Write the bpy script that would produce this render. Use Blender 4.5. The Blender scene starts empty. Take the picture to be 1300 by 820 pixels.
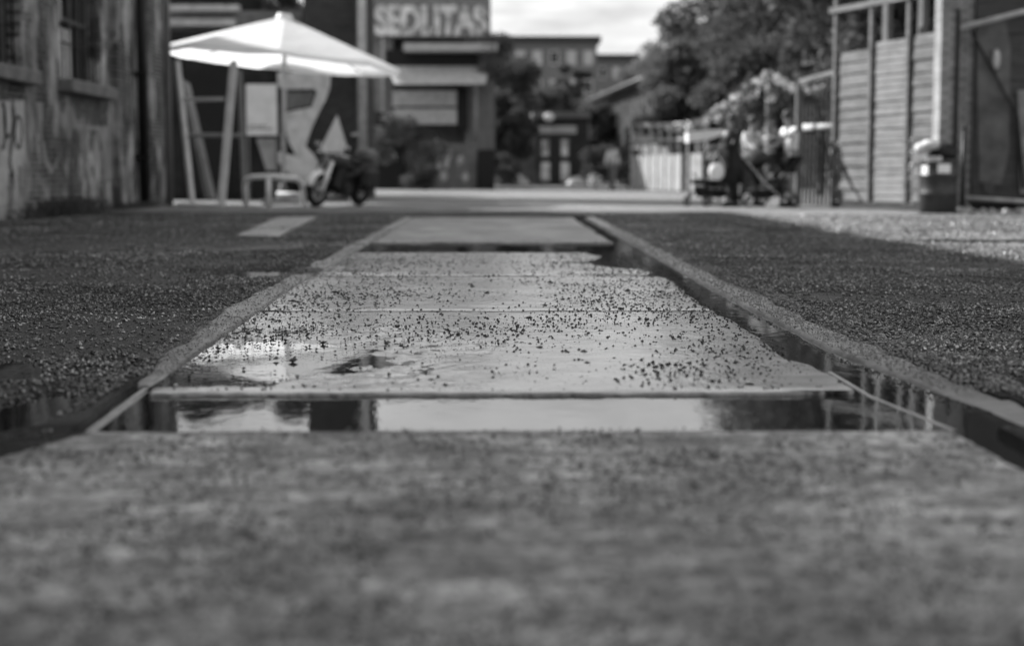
import bpy, math, random
import numpy as np
from mathutils import Vector, Matrix
R = math.radians
random.seed(7); rng = np.random.default_rng(11)
scene = bpy.context.scene
C = scene.collection

# ------------------------------------------------------------------ camera
F = 50 / 36 * 1300
CAMZ = 0.62
PITCH = math.atan((365 - 220) / F)
YAW = -math.atan((650 - 630) / F)
cam = bpy.data.cameras.new('camera'); co = bpy.data.objects.new('camera', cam); C.objects.link(co)
cam.lens = 50; cam.sensor_width = 36; cam.sensor_fit = 'HORIZONTAL'
cam.shift_y = -45 / 1300; cam.clip_start = 0.05; cam.clip_end = 3000
co.location = (0, 0, CAMZ); co.rotation_euler = (R(90) - PITCH, 0, YAW)
cam.dof.use_dof = True; cam.dof.focus_distance = 5.9; cam.dof.aperture_fstop = 1.45; cam.dof.aperture_blades = 9
scene.camera = co
_rot = Matrix.Rotation(YAW, 3, 'Z') @ Matrix.Rotation(-PITCH, 3, 'X')
def ray(px, py):
    return _rot @ Vector(((px - 650) / F, 1.0, -(py - 365) / F))
def at(px, py, Y):
    d = ray(px, py); t = Y / d.y
    return Vector((d.x * t, Y, CAMZ + d.z * t))
def G(px, py, z=0.0):
    d = ray(px, py); t = (z - CAMZ) / d.z
    return Vector((d.x * t, d.y * t, z))
def XZ(px, py, Y):
    p = at(px, py, Y); return p.x, p.z

# ------------------------------------------------------------------ materials
def nodes(name):
    m = bpy.data.materials.new(name); m.use_nodes = True
    nt = m.node_tree; b = nt.nodes['Principled BSDF']
    return m, nt, b
def N(nt, t, **k):
    n = nt.nodes.new(t)
    for a, v in k.items():
        if a in n.inputs: n.inputs[a].default_value = v
        else: setattr(n, a, v)
    return n
def g(v): return (v, v, v, 1)
def ramp(nt, src, stops):
    r = nt.nodes.new('ShaderNodeValToRGB'); e = r.color_ramp.elements
    while len(e) > 1: e.remove(e[0])
    e[0].position = stops[0][0]; e[0].color = g(stops[0][1])
    for p, v in stops[1:]:
        x = e.new(p); x.color = g(v)
    nt.links.new(src, r.inputs['Fac']); return r.outputs['Color']
def mixc(nt, fac, a, b, mode='MIX'):
    m = nt.nodes.new('ShaderNodeMix'); m.data_type = 'RGBA'; m.blend_type = mode
    for i, v in ((0, fac), (6, a), (7, b)):
        sock = m.inputs[i]
        if isinstance(v, (int, float)): sock.default_value = v if i == 0 else g(v)
        elif isinstance(v, tuple): sock.default_value = v
        else: nt.links.new(v, sock)
    return m.outputs[2]
def coord(nt): return nt.nodes.new('ShaderNodeNewGeometry').outputs['Position']
def noise(nt, vec, scale, detail=4, rough=.55, sc=None):
    if sc:
        mp = nt.nodes.new('ShaderNodeMapping'); mp.inputs['Scale'].default_value = sc
        nt.links.new(vec, mp.inputs[0]); vec = mp.outputs[0]
    n = nt.nodes.new('ShaderNodeTexNoise'); n.inputs['Scale'].default_value = scale
    n.inputs['Detail'].default_value = detail; n.inputs['Roughness'].default_value = rough
    nt.links.new(vec, n.inputs['Vector']); return n.outputs['Fac']
def bump(nt, b, h, strength=.5, dist=.01):
    bp = nt.nodes.new('ShaderNodeBump'); bp.inputs['Strength'].default_value = strength
    bp.inputs['Distance'].default_value = dist; nt.links.new(h, bp.inputs['Height'])
    nt.links.new(bp.outputs[0], b.inputs['Normal'])
_mc = {}
def mat(v, rough=.6, metal=0.0, var=.35, scale=6.0, name=None, bmp=.3, spec=.25):
    """mottled grey material"""
    key = (v, rough, metal, var, scale, bmp, spec)
    if key in _mc: return _mc[key]
    m, nt, b = nodes(name or 'grey')
    tc = nt.nodes.new('ShaderNodeTexCoord').outputs['Object']
    n = noise(nt, tc, scale, 5, .65)
    nt.links.new(ramp(nt, n, [(.3, v * (1 - var)), (.5, v), (.72, min(.9, v * (1 + var)))]), b.inputs['Base Color'])
    b.inputs['Roughness'].default_value = rough; b.inputs['Metallic'].default_value = metal
    b.inputs['Specular IOR Level'].default_value = spec
    if bmp: bump(nt, b, noise(nt, tc, scale * 8, 4), bmp, .01)
    _mc[key] = m; return m

def brick_mat(name, c1, c2, mortar, bw=.25, bh=.077, axis='YZ', plaster=None, stain=.4, msize=.012, offs=0.0):
    m, nt, b = nodes(name)
    p = coord(nt); s = nt.nodes.new('ShaderNodeSeparateXYZ'); nt.links.new(p, s.inputs[0])
    c = nt.nodes.new('ShaderNodeCombineXYZ')
    nt.links.new(s.outputs[axis[0]], c.inputs[0]); nt.links.new(s.outputs[axis[1]], c.inputs[1])
    br = nt.nodes.new('ShaderNodeTexBrick'); nt.links.new(c.outputs[0], br.inputs['Vector'])
    br.inputs['Scale'].default_value = 1; br.inputs['Brick Width'].default_value = bw; br.inputs['Row Height'].default_value = bh
    br.inputs['Mortar Size'].default_value = msize * 1.3; br.inputs['Mortar Smooth'].default_value = .3
    br.inputs['Color1'].default_value = g(c1); br.inputs['Color2'].default_value = g(c2); br.inputs['Mortar'].default_value = g(mortar)
    col = mixc(nt, .5, br.outputs['Color'], ramp(nt, noise(nt, p, 2.3, 6, .7), [(.3, .35), (.7, 1.0)]), 'MULTIPLY')
    if plaster is not None:
        pn = noise(nt, p, 1.1, 8, .70, sc=(1, 1.3, .6))
        # less plaster low down where the wall is chipped
        mask = ramp(nt, pn, [(.50 + offs, 0), (.53 + offs, 1)])
        pc = ramp(nt, noise(nt, p, 3.0, 6, .65, sc=(1, 1, .5)), [(.3, plaster * .3), (.52, plaster * .9), (.7, plaster * 1.4)])
        col = mixc(nt, mask, col, pc)
    col = mixc(nt, stain, col, ramp(nt, noise(nt, p, 1.1, 7, .7, sc=(1, 1.6, .7)), [(.38, .20), (.58, 1.0)]), 'MULTIPLY')
    nt.links.new(col, b.inputs['Base Color']); b.inputs['Roughness'].default_value = .9; b.inputs['Specular IOR Level'].default_value = .2
    bump(nt, b, br.outputs['Fac'], -.5, .008)
    return m

def ground_mat():
    m, nt, b = nodes('yard_surface')
    p = coord(nt); s = nt.nodes.new('ShaderNodeSeparateXYZ'); nt.links.new(p, s.inputs[0])
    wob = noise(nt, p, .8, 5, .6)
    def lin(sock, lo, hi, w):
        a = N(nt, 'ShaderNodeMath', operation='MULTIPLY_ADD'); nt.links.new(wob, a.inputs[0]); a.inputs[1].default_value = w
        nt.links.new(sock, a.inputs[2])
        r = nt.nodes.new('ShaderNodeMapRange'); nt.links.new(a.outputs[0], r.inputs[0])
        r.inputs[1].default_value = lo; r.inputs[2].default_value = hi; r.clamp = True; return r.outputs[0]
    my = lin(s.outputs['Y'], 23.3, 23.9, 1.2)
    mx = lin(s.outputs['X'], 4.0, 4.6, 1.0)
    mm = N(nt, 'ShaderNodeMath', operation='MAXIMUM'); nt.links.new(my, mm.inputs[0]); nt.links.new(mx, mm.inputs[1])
    fine = noise(nt, p, 120, 3, .7); mid = noise(nt, p, 2.2, 6, .65)
    patch = noise(nt, p, .55, 5, .6, sc=(.6, 1.6, 1))
    asph = mixc(nt, .75, ramp(nt, mid, [(.3, .010), (.6, .018), (.75, .03)]), ramp(nt, fine, [(.35, .35), (.65, 1.5)]), 'MULTIPLY')
    sa = N(nt, 'ShaderNodeAttribute', attribute_name='silt'); da = N(nt, 'ShaderNodeAttribute', attribute_name='damp')
    asph = mixc(nt, da.outputs['Fac'], asph, .014)
    asph = mixc(nt, sa.outputs['Fac'], asph, mixc(nt, .7, .10, ramp(nt, fine, [(.35, .4), (.65, 1.4)]), 'MULTIPLY'))
    sunlit_pale = mixc(nt, .6, ramp(nt, mid, [(.25, .15), (.55, .24), (.75, .30)]), ramp(nt, noise(nt, p, 30, 4, .7), [(.3, .55), (.65, 1.2)]), 'MULTIPLY')  # paler yard surfacing, with sunlight beyond the hall's shadow put into its colour
    nt.links.new(mixc(nt, mm.outputs[0], asph, sunlit_pale), b.inputs['Base Color'])
    ra = mixc(nt, da.outputs['Fac'], .6, .22)
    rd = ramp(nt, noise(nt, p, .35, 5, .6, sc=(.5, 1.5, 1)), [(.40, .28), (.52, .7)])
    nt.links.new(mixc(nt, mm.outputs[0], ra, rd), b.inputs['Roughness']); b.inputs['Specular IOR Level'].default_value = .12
    bump(nt, b, noise(nt, p, 70, 5, .75), 1.0, .03)
    return m
def concrete_mat(name='slab_concrete', lo=.12, mi=.20, hi=.28, r0=.20, r1=.36, coat=1.0, spec=.8, bs=.35):
    m, nt, b = nodes(name)
    p = coord(nt)
    big = noise(nt, p, 1.7, 6, .6, sc=(1, .55, 1)); fine = noise(nt, p, 160, 3, .6)
    col = ramp(nt, big, [(.32, lo), (.5, mi), (.7, hi)])
    col = mixc(nt, .55, col, ramp(nt, fine, [(.34, .45), (.5, 1.0), (.7, 1.25)]), 'MULTIPLY')
    blot = noise(nt, p, 9, 5, .7)
    col = mixc(nt, .7, col, ramp(nt, noise(nt, p, 5, 6, .75, sc=(.7, 1.5, 1)), [(.36, .30), (.5, .85), (.62, 1.7)]), 'MULTIPLY')
    if name == 'worn_slab': col = mixc(nt, .85, col, ramp(nt, noise(nt, p, 22, 4, .7), [(.36, .35), (.5, .9), (.62, 1.5)]), 'MULTIPLY')
    col = mixc(nt, .6, col, ramp(nt, blot, [(.33, .42), (.48, 1.0)]), 'MULTIPLY')
    nt.links.new(col, b.inputs['Base Color'])
    nt.links.new(ramp(nt, noise(nt, p, 1.2, 5, .6, sc=(1, .6, 1)), [(.35, r0), (.6, r1)]), b.inputs['Roughness'])
    b.inputs['Specular IOR Level'].default_value = spec
    b.inputs['Coat Weight'].default_value = coat; b.inputs['Coat Roughness'].default_value = r0; b.inputs['Coat IOR'].default_value = 1.4
    bump(nt, b, noise(nt, p, 60, 5, .7), bs, .004)
    return m
def water_mat(bs=.12, rg=.035, bd=.006):
    m, nt, b = nodes('puddle_water')
    b.inputs['Base Color'].default_value = g(.012); b.inputs['Roughness'].default_value = rg
    b.inputs['IOR'].default_value = 1.33; b.inputs['Specular IOR Level'].default_value = .6
    bump(nt, b, noise(nt, coord(nt), 14, 3, .5, sc=(1, .6, 1)), bs, bd)
    b.inputs['Coat Weight'].default_value = .35; b.inputs['Coat Roughness'].default_value = .02
    return m
def leaf_mat(name, v):
    m, nt, b = nodes(name)
    n = noise(nt, coord(nt), .9, 4, .7)
    nt.links.new(ramp(nt, n, [(.3, v * .55), (.5, v), (.7, v * 1.7)]), b.inputs['Base Color'])
    b.inputs['Roughness'].default_value = .8; b.inputs['Specular IOR Level'].default_value = .15
    b.inputs['Transmission Weight'].default_value = 0
    tr = nt.nodes.new('ShaderNodeBsdfTranslucent'); tr.inputs[0].default_value = g(v * 1.3)
    mx = nt.nodes.new('ShaderNodeMixShader'); mx.inputs[0].default_value = .3
    out = nt.nodes['Material Output']
    nt.links.new(b.outputs[0], mx.inputs[1]); nt.links.new(tr.outputs[0], mx.inputs[2]); nt.links.new(mx.outputs[0], out.inputs[0])
    return m
def cloth_mat(v=.95):
    m, nt, b = nodes('canopy_cloth')
    b.inputs['Base Color'].default_value = g(v); b.inputs['Roughness'].default_value = .8
    bump(nt, b, noise(nt, coord(nt), 2.2, 5, .6, sc=(1, 1, 2)), .6, .06)
    tr = nt.nodes.new('ShaderNodeBsdfTranslucent'); nt.links.new(ramp(nt, noise(nt, coord(nt), 1.6, 5, .6), [(.35, v * .94), (.6, v)]), tr.inputs[0])
    mx = nt.nodes.new('ShaderNodeMixShader'); mx.inputs[0].default_value = .48
    nt.links.new(b.outputs[0], mx.inputs[1]); nt.links.new(tr.outputs[0], mx.inputs[2])
    nt.links.new(mx.outputs[0], nt.nodes['Material Output'].inputs[0]); return m
def wood_mat(name, v, sc=(1, 1, 14), var=.4):
    m, nt, b = nodes(name)
    p = coord(nt)
    n = noise(nt, p, 1.0, 6, .7, sc=sc); n2 = noise(nt, p, 3.0, 5, .6)
    c = ramp(nt, n, [(.3, v * (1 - var)), (.55, v), (.75, min(.85, v * (1 + var * .6)))])
    c = mixc(nt, .5, c, ramp(nt, n2, [(.3, .5), (.6, 1.0)]), 'MULTIPLY')
    nt.links.new(c, b.inputs['Base Color']); b.inputs['Roughness'].default_value = .85; b.inputs['Specular IOR Level'].default_value = .25
    bump(nt, b, n, .3, .01); return m
def glass_mat():
    m, nt, b = nodes('dark_glass'); b.inputs['Base Color'].default_value = g(.006)
    b.inputs['Roughness'].default_value = .15; return m

def aggr_mat():
    m, nt, b = nodes('aggregate'); p = coord(nt)
    w = nt.nodes.new('ShaderNodeTexWhiteNoise'); mp = nt.nodes.new('ShaderNodeVectorMath'); mp.operation = 'SNAP'; mp.inputs[1].default_value = (.011, .011, 1)
    nt.links.new(p, mp.inputs[0]); nt.links.new(mp.outputs[0], w.inputs['Vector'])
    c = ramp(nt, w.outputs['Value'], [(0, .005), (.5, .025), (.78, .075), (1, .34)])
    c = mixc(nt, .8, c, ramp(nt, noise(nt, p, .7, 5, .6, sc=(.7, 1.6, 1)), [(.36, .45), (.5, 1.0), (.64, 2.2)]), 'MULTIPLY')
    nt.links.new(c, b.inputs['Base Color']); nt.links.new(ramp(nt, noise(nt, p, .9, 4, .6), [(.4, .36), (.6, .6)]), b.inputs['Roughness'])
    b.inputs['Specular IOR Level'].default_value = .7; return m
def worn_paint():
    m, nt, b = nodes('worn_paint'); p = coord(nt)
    nt.links.new(ramp(nt, noise(nt, p, 2.2, 6, .7), [(.38, .24), (.48, .55), (.6, .75)]), b.inputs['Base Color']); b.inputs['Roughness'].default_value = .8; return m
M = dict(
    slabd=concrete_mat('far_slab_concrete', .08, .14, .22, .38, .6, .2, .4),
    joint=mat(.012, 1.0, 0, .3, 20, 'joint_dirt', bmp=0, spec=.05),
    hoard=mat(.24, .7, 0, .25, 2, 'hoarding_paint'),
    worn=worn_paint(),
    blockw=wood_mat('ribbed_cladding', .22, (9, 9, .3), .35),
    plaster=mat(.2, .85, 0, .5, 3, 'old_plaster'),
    ground=ground_mat(), slab=concrete_mat(), slab2=concrete_mat('kerb_concrete', .07, .12, .20, .38, .55, .15),
    fore=concrete_mat('worn_slab', .12, .24, .42, .5, .7, 0, .25, 1.0),
    water=water_mat(), steel=mat(.35, .3, .9, .3, 12, 'rail_steel'), leaf=leaf_mat('leaves', .075), leafl=leaf_mat('light_leaves', .13),
    bark=mat(.07, .9, 0, .4, 5, 'bark'), cloth=cloth_mat(), white=mat(.75, .5, 0, .08, 4, 'white_paint'),
    offw=mat(.5, .6, 0, .25, 5, 'off_white'), light=mat(.38, .6, 0, .3, 5, 'light_grey'), midg=mat(.13, .7, 0, .35, 4, 'mid_grey'),
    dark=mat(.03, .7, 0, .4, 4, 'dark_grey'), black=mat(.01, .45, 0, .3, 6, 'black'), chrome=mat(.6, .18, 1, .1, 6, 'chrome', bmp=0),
    glass=glass_mat(), rubber=mat(.02, .8, 0, .2, 20, 'rubber'), skin=mat(.22, .55, 0, .1, 8, 'skin', bmp=0), hair=mat(.03, .6, 0, .3, 30, 'hair'),
    grit=mat(.035, .5, 0, .5, 90, 'grit', bmp=0), aggr=aggr_mat(),
    sand=mat(.22, .7, 0, .4, 70, 'sand_grit', bmp=0),
    boards=wood_mat('weathered_boards', .16, var=.6), boards2=wood_mat('pale_slats', .21), dboards=wood_mat('dark_boards', .07, var=.3),
    timber=wood_mat('grey_timber', .16, (10, 10, 1)), paltim=wood_mat('pale_timber', .55, (10, 10, 1), .2),
    hall=brick_mat('old_brick', .02, .10, .26, plaster=.36, stain=.9, offs=.0),
    brickd=brick_mat('dark_brick', .02, .035, .04, axis='XZ', stain=.5),
    brickt=brick_mat('tower_brick', .035, .06, .06, axis='XZ', stain=.4),
    wbrick=brick_mat('whitewashed_brick', .32, .42, .18, axis='XZ', stain=.35),
)

# ------------------------------------------------------------------ mesh helpers
class MB:
    def __init__(s): s.v = []; s.f = []; s.smooth = []
    def add(s, vs, fs, sm=False):
        o = len(s.v); s.v += [tuple(v) for v in vs]; s.f += [tuple(i + o for i in f) for f in fs]; s.smooth += [sm] * len(fs); return s
    def box(s, c, d, rz=0, rx=0, ry=0, bev=0.0):
        c = Vector(c); h = [x / 2 for x in d]; m = Matrix.Rotation(rz, 3, 'Z') @ Matrix.Rotation(rx, 3, 'X') @ Matrix.Rotation(ry, 3, 'Y')
        b = min(bev, min(h) * .9)
        if b <= 0:
            vs = [c + m @ Vector((x * h[0], y * h[1], z * h[2])) for x in (-1, 1) for y in (-1, 1) for z in (-1, 1)]
            return s.add(vs, [(0, 1, 3, 2), (4, 6, 7, 5), (0, 4, 5, 1), (2, 3, 7, 6), (0, 2, 6, 4), (1, 5, 7, 3)])
        # octagonal section prism along z with bevelled ends
        def ring(z, ins):
            a, e = h[0] - ins, h[1] - ins
            return [(a, -e + b, z), (a, e - b, z), (a - b, e, z), (-a + b, e, z), (-a, e - b, z), (-a, -e + b, z), (-a + b, -e, z), (a - b, -e, z)]
        rs = ring(-h[2], b) + ring(-h[2] + b, 0) + ring(h[2] - b, 0) + ring(h[2], b)
        vs = [c + m @ Vector(p) for p in rs]; fs = [tuple(reversed(range(8))), tuple(range(24, 32))]
        for k in range(3):
            for i in range(8):
                j = (i + 1) % 8; fs.append((k * 8 + i, k * 8 + j, k * 8 + 8 + j, k * 8 + 8 + i))
        return s.add(vs, fs)
    def tube(s, pts, r, n=8, caps=True, closed=False):
        pts = [Vector(p) for p in pts]; rs = r if isinstance(r, (list, tuple)) else [r] * len(pts)
        vs = []; K = len(pts); up = None
        for i, p in enumerate(pts):
            if closed: d = pts[(i + 1) % K] - pts[i - 1]
            else: d = pts[min(i + 1, K - 1)] - pts[max(i - 1, 0)]
            d.normalize()
            if up is None: up = Vector((0, 0, 1)) if abs(d.z) < .9 else Vector((1, 0, 0))
            a = d.cross(up).normalized(); e = a.cross(d).normalized(); up = e
            for k in range(n):
                t = 2 * math.pi * k / n; vs.append(p + (a * math.cos(t) + e * math.sin(t)) * rs[i])
        fs = []
        for i in range(K if closed else K - 1):
            j = (i + 1) % K
            for k in range(n):
                l = (k + 1) % n; fs.append((i * n + k, i * n + l, j * n + l, j * n + k))
        s.add(vs, fs, True)
        if caps and not closed:
            o = len(s.v) - len(vs)
            s.f.append(tuple(o + k for k in reversed(range(n)))); s.smooth.append(False)
            s.f.append(tuple(o + (K - 1) * n + k for k in range(n))); s.smooth.append(False)
        return s
    def lathe(s, prof, c=(0, 0, 0), n=24, axis='Z', m=None):
        c = Vector(c); vs = []
        for r, z in prof:
            for k in range(n):
                t = 2 * math.pi * k / n; p = Vector((r * math.cos(t), r * math.sin(t), z))
                if axis == 'Y': p = Vector((p.x, p.z, p.y))
                if axis == 'X': p = Vector((p.z, p.x, p.y))
                vs.append(c + (m @ p if m else p))
        fs = []
        for i in range(len(prof) - 1):
            for k in range(n):
                l = (k + 1) % n; fs.append((i * n + k, i * n + l, (i + 1) * n + l, (i + 1) * n + k))
        s.add(vs, fs, True)
        o = len(s.v) - len(vs)
        if prof[0][0] > 1e-4: s.f.append(tuple(o + k for k in reversed(range(n)))); s.smooth.append(False)
        if prof[-1][0] > 1e-4: s.f.append(tuple(o + (len(prof) - 1) * n + k for k in range(n))); s.smooth.append(False)
        return s
    def ball(s, c, r, n=12, sc=(1, 1, 1), jit=0):
        c = Vector(c); vs = []; fs = []
        for i in range(n // 2 + 1):
            ph = math.pi * i / (n // 2)
            for k in range(n):
                t = 2 * math.pi * k / n; q = 1 + (random.uniform(-jit, jit) if jit else 0)
                vs.append(c + Vector((math.sin(ph) * math.cos(t) * sc[0], math.sin(ph) * math.sin(t) * sc[1], math.cos(ph) * sc[2])) * r * q)
        for i in range(n // 2):
            for k in range(n):
                l = (k + 1) % n; fs.append((i * n + k, (i + 1) * n + k, (i + 1) * n + l, i * n + l))
        return s.add(vs, fs, True)
    def prism(s, pts, vec):
        """polygon (3D points) extruded by vec"""
        pts = [Vector(p) for p in pts]; vec = Vector(vec); n = len(pts)
        fs = [tuple(range(n)), tuple(reversed(range(n, 2 * n)))]
        for i in range(n):
            j = (i + 1) % n; fs.append((i, i + n, j + n, j))
        return s.add(pts + [p + vec for p in pts], fs)
    def build(s, name, m, parent=None, loc=None, rz=None):
        me = bpy.data.meshes.new(name); me.from_pydata(s.v, [], s.f); me.materials.append(m)
        me.polygons.foreach_set('use_smooth', s.smooth); me.update()
        import bmesh
        bm = bmesh.new(); bm.from_mesh(me); bmesh.ops.recalc_face_normals(bm, faces=bm.faces)
        tri = [f for f in bm.faces if len(f.verts) > 4]
        if tri: bmesh.ops.triangulate(bm, faces=tri)
        bm.to_mesh(me); bm.free()
        o = bpy.data.objects.new(name, me); C.objects.link(o)
        if parent: o.parent = parent
        if loc is not None: o.location = loc
        if rz is not None: o.rotation_euler.z = rz
        return o
def fast_mesh(name, V, Fc, m, smooth=False, parent=None):
    V = np.asarray(V, dtype=np.float32); Fc = np.asarray(Fc, dtype=np.int32); k = Fc.shape[1]
    me = bpy.data.meshes.new(name); me.vertices.add(len(V)); me.vertices.foreach_set('co', V.ravel())
    me.loops.add(Fc.size); me.loops.foreach_set('vertex_index', Fc.ravel())
    me.polygons.add(len(Fc)); me.polygons.foreach_set('loop_start', np.arange(0, Fc.size, k, dtype=np.int32))
    me.polygons.foreach_set('loop_total', np.full(len(Fc), k, dtype=np.int32))
    me.polygons.foreach_set('use_smooth', np.full(len(Fc), smooth))
    me.materials.append(m); me.update(calc_edges=True); me.validate()
    o = bpy.data.objects.new(name, me); C.objects.link(o)
    if parent: o.parent = parent
    return o
def tag(o, label=None, cat=None, group=None, kind=None):
    if label: o['label'] = label
    if cat: o['category'] = cat
    if group: o['group'] = group
    if kind: o['kind'] = kind
    return o
def thing(name, label, cat, loc=(0, 0, 0), rz=0, group=None):
    o = bpy.data.objects.new(name, None); C.objects.link(o); o.location = loc; o.rotation_euler = (0, 0, rz)
    o.empty_display_size = .2
    return tag(o, label, cat, group)
def copy_tree(o, parent=None, loc=None, rz=None, label=None):
    c = o.copy(); C.objects.link(c)
    if parent: c.parent = parent
    if loc is not None: c.location = loc
    if rz is not None: c.rotation_euler.z = rz
    if label: c['label'] = label
    for ch in list(o.children): copy_tree(ch, c)
    return c

# ------------------------------------------------------------------ noise
_tab = rng.random((256, 256)).astype(np.float32)
def vn(x, y):
    xi = np.floor(x).astype(int); yi = np.floor(y).astype(int); fx = x - xi; fy = y - yi
    fx = fx * fx * (3 - 2 * fx); fy = fy * fy * (3 - 2 * fy)
    a = _tab[xi % 256, yi % 256]; b = _tab[(xi + 1) % 256, yi % 256]; c = _tab[xi % 256, (yi + 1) % 256]; d = _tab[(xi + 1) % 256, (yi + 1) % 256]
    return (a * (1 - fx) + b * fx) * (1 - fy) + (c * (1 - fx) + d * fx) * fy
def fbm(x, y, o=5, r=.5):
    s = 0; a = 1; t = 0
    for i in range(o):
        s = s + a * vn(x + 17.3 * i, y + 9.1 * i); t += a; a *= r; x = x * 2.03; y = y * 2.03
    return s / t - .5
def sstep(x, a, b):
    t = np.clip((x - a) / (b - a), 0, 1); return t * t * (3 - 2 * t)

# ------------------------------------------------------------------ track corridor geometry
def xl(Y): return np.interp(Y, [0, 2.9, 3.43, 4.8, 7.2, 18.6, 22], [-1.5, -1.18, -.97, -1.03, -1.10, -1.16, -1.17])   # slab left edge
def xr(Y): return np.interp(Y, [0, 3.43, 4.0, 7.2, 12, 22], [1.13, 1.10, 1.03, 1.04, 1.08, 1.12])          # slab right edge
def kl(Y): return xl(Y) - np.interp(Y, [0, 4.5, 6.2, 9, 22], [.10, .10, .17, .16, .14])                    # outer edge of left kerb
def kr0(Y): return np.interp(Y, [0, 3.4, 5, 7.2, 12, 22], [1.36, 1.32, 1.19, 1.17, 1.20, 1.26])            # inner edge of right kerb
def kr1(Y): return kr0(Y) + .17
Y0, YE = .6, 20.3
WL = -.014
dips = [(-1.62, 4.55, .20, .30, .04), (-1.25, 3.75, .10, .3, .05), (3.4, 15.4, .75, .35, .04), (4.9, 13.2, .9, .45, .04), (5.0, 15.9, .6, .3, .035),
        (-1.55, 8.9, .25, .35, .03), (1.72, 4.1, .2, .35, .035), (6.2, 19.5, 1.0, .4, .035), (-2.6, 11.5, .5, .25, .026), (-3.0, 8.2, .6, .14, .022), (2.0, 10.2, .9, .10, .022),(3.6,9.4,.9,.12,.025)]
def hasph(X, Y):
    h = .002 + fbm(X * 1.3, Y * .9, 5) * .030 + fbm(X * 14, Y * 14, 3) * .004
    h = h - .007 * dampf(X, Y)
    for cx, cy, rx, ry, dp in dips:
        q = np.maximum(((X - cx) / rx) ** 2 + ((Y - cy) / ry) ** 2 + fbm(X * 5, Y * 3, 4) * 2.2, 0)
        h = h - dp * np.exp(-q ** 1.5 * .9)
    return h
def siltf(X, Y): return np.clip(sstep(fbm(X * .9 + 5, Y * .55 + 2, 6, .6), .06, .14) + .8 * sstep(fbm(X * .55, Y * 1.7 + 9, 5), .12, .18), 0, 1)
def dampf(X, Y): return sstep(fbm(X * .7 + 31, Y * 1.1 + 12, 6, .6), .02, .13)
xs = np.concatenate([np.arange(-9, -3, .06), np.arange(-3, 3, .022), np.arange(3, 9.01, .05)])
ys = [Y0]
while ys[-1] < 26: ys.append(ys[-1] * 1.0055)
ys[-1] = 26.0; ys = np.array(ys)
XX, YY = np.meshgrid(xs, ys)
ZZ = hasph(XX, YY)
edge = sstep(YY, 25.0, 26.0) + sstep(np.abs(XX), 8.3, 9.0); ZZ = ZZ * (1 - np.clip(edge, 0, 1))
near = YY < 3.42
inside = ((XX > kl(YY) + .04) & (XX < kr1(YY) - .05) & (YY < YE + .2) & ~near) | ((XX > xl(YY) + .02) & (XX < 1.205) & near)
ZZ = np.where(inside, -.09, ZZ)
def gridmesh(name, XX, YY, ZZ, m, smooth=True):
    r, c = XX.shape; idx = np.arange(r * c).reshape(r, c)
    Fc = np.stack([idx[:-1, :-1], idx[:-1, 1:], idx[1:, 1:], idx[1:, :-1]], -1).reshape(-1, 4)
    return fast_mesh(name, np.stack([XX, YY, ZZ], -1).reshape(-1, 3), Fc, m, smooth)
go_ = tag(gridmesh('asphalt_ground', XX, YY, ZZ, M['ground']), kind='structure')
for nm_, fn_ in (('silt', siltf), ('damp', dampf)):
    at_ = go_.data.attributes.new(nm_, 'FLOAT', 'POINT'); at_.data.foreach_set('value', fn_(XX, YY).ravel().astype(np.float32))
# the rest of the ground out to the horizon
fg = MB()
def rect(mb, x0, x1, y0, y1, z): mb.add([(x0, y0, z), (x1, y0, z), (x1, y1, z), (x0, y1, z)], [(0, 1, 2, 3)])
rect(fg, -1500, 1500, 26, 1800, 0); rect(fg, -1500, -9, -60, 26, 0); rect(fg, 9, 1500, -60, 26, 0); rect(fg, -9, 9, -60, Y0, 0)
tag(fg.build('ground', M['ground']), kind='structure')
# water sheet that shows wherever the surface dips under it
wt = MB(); rect(wt, -8, 8, Y0, 24, WL)
tag(wt.build('puddle_water', M['water']), kind='structure')

fw = MB(); fw.add([(-1.01, 4.06, -.0045), (-.2, 4.06, -.0045), (-.2, 6.2, -.0045), (-1.05, 6.2, -.0045)], [(0, 1, 2, 3)])
tag(fw.build('puddle_film', water_mat(.10, .02, .006)), kind='structure')
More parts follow.
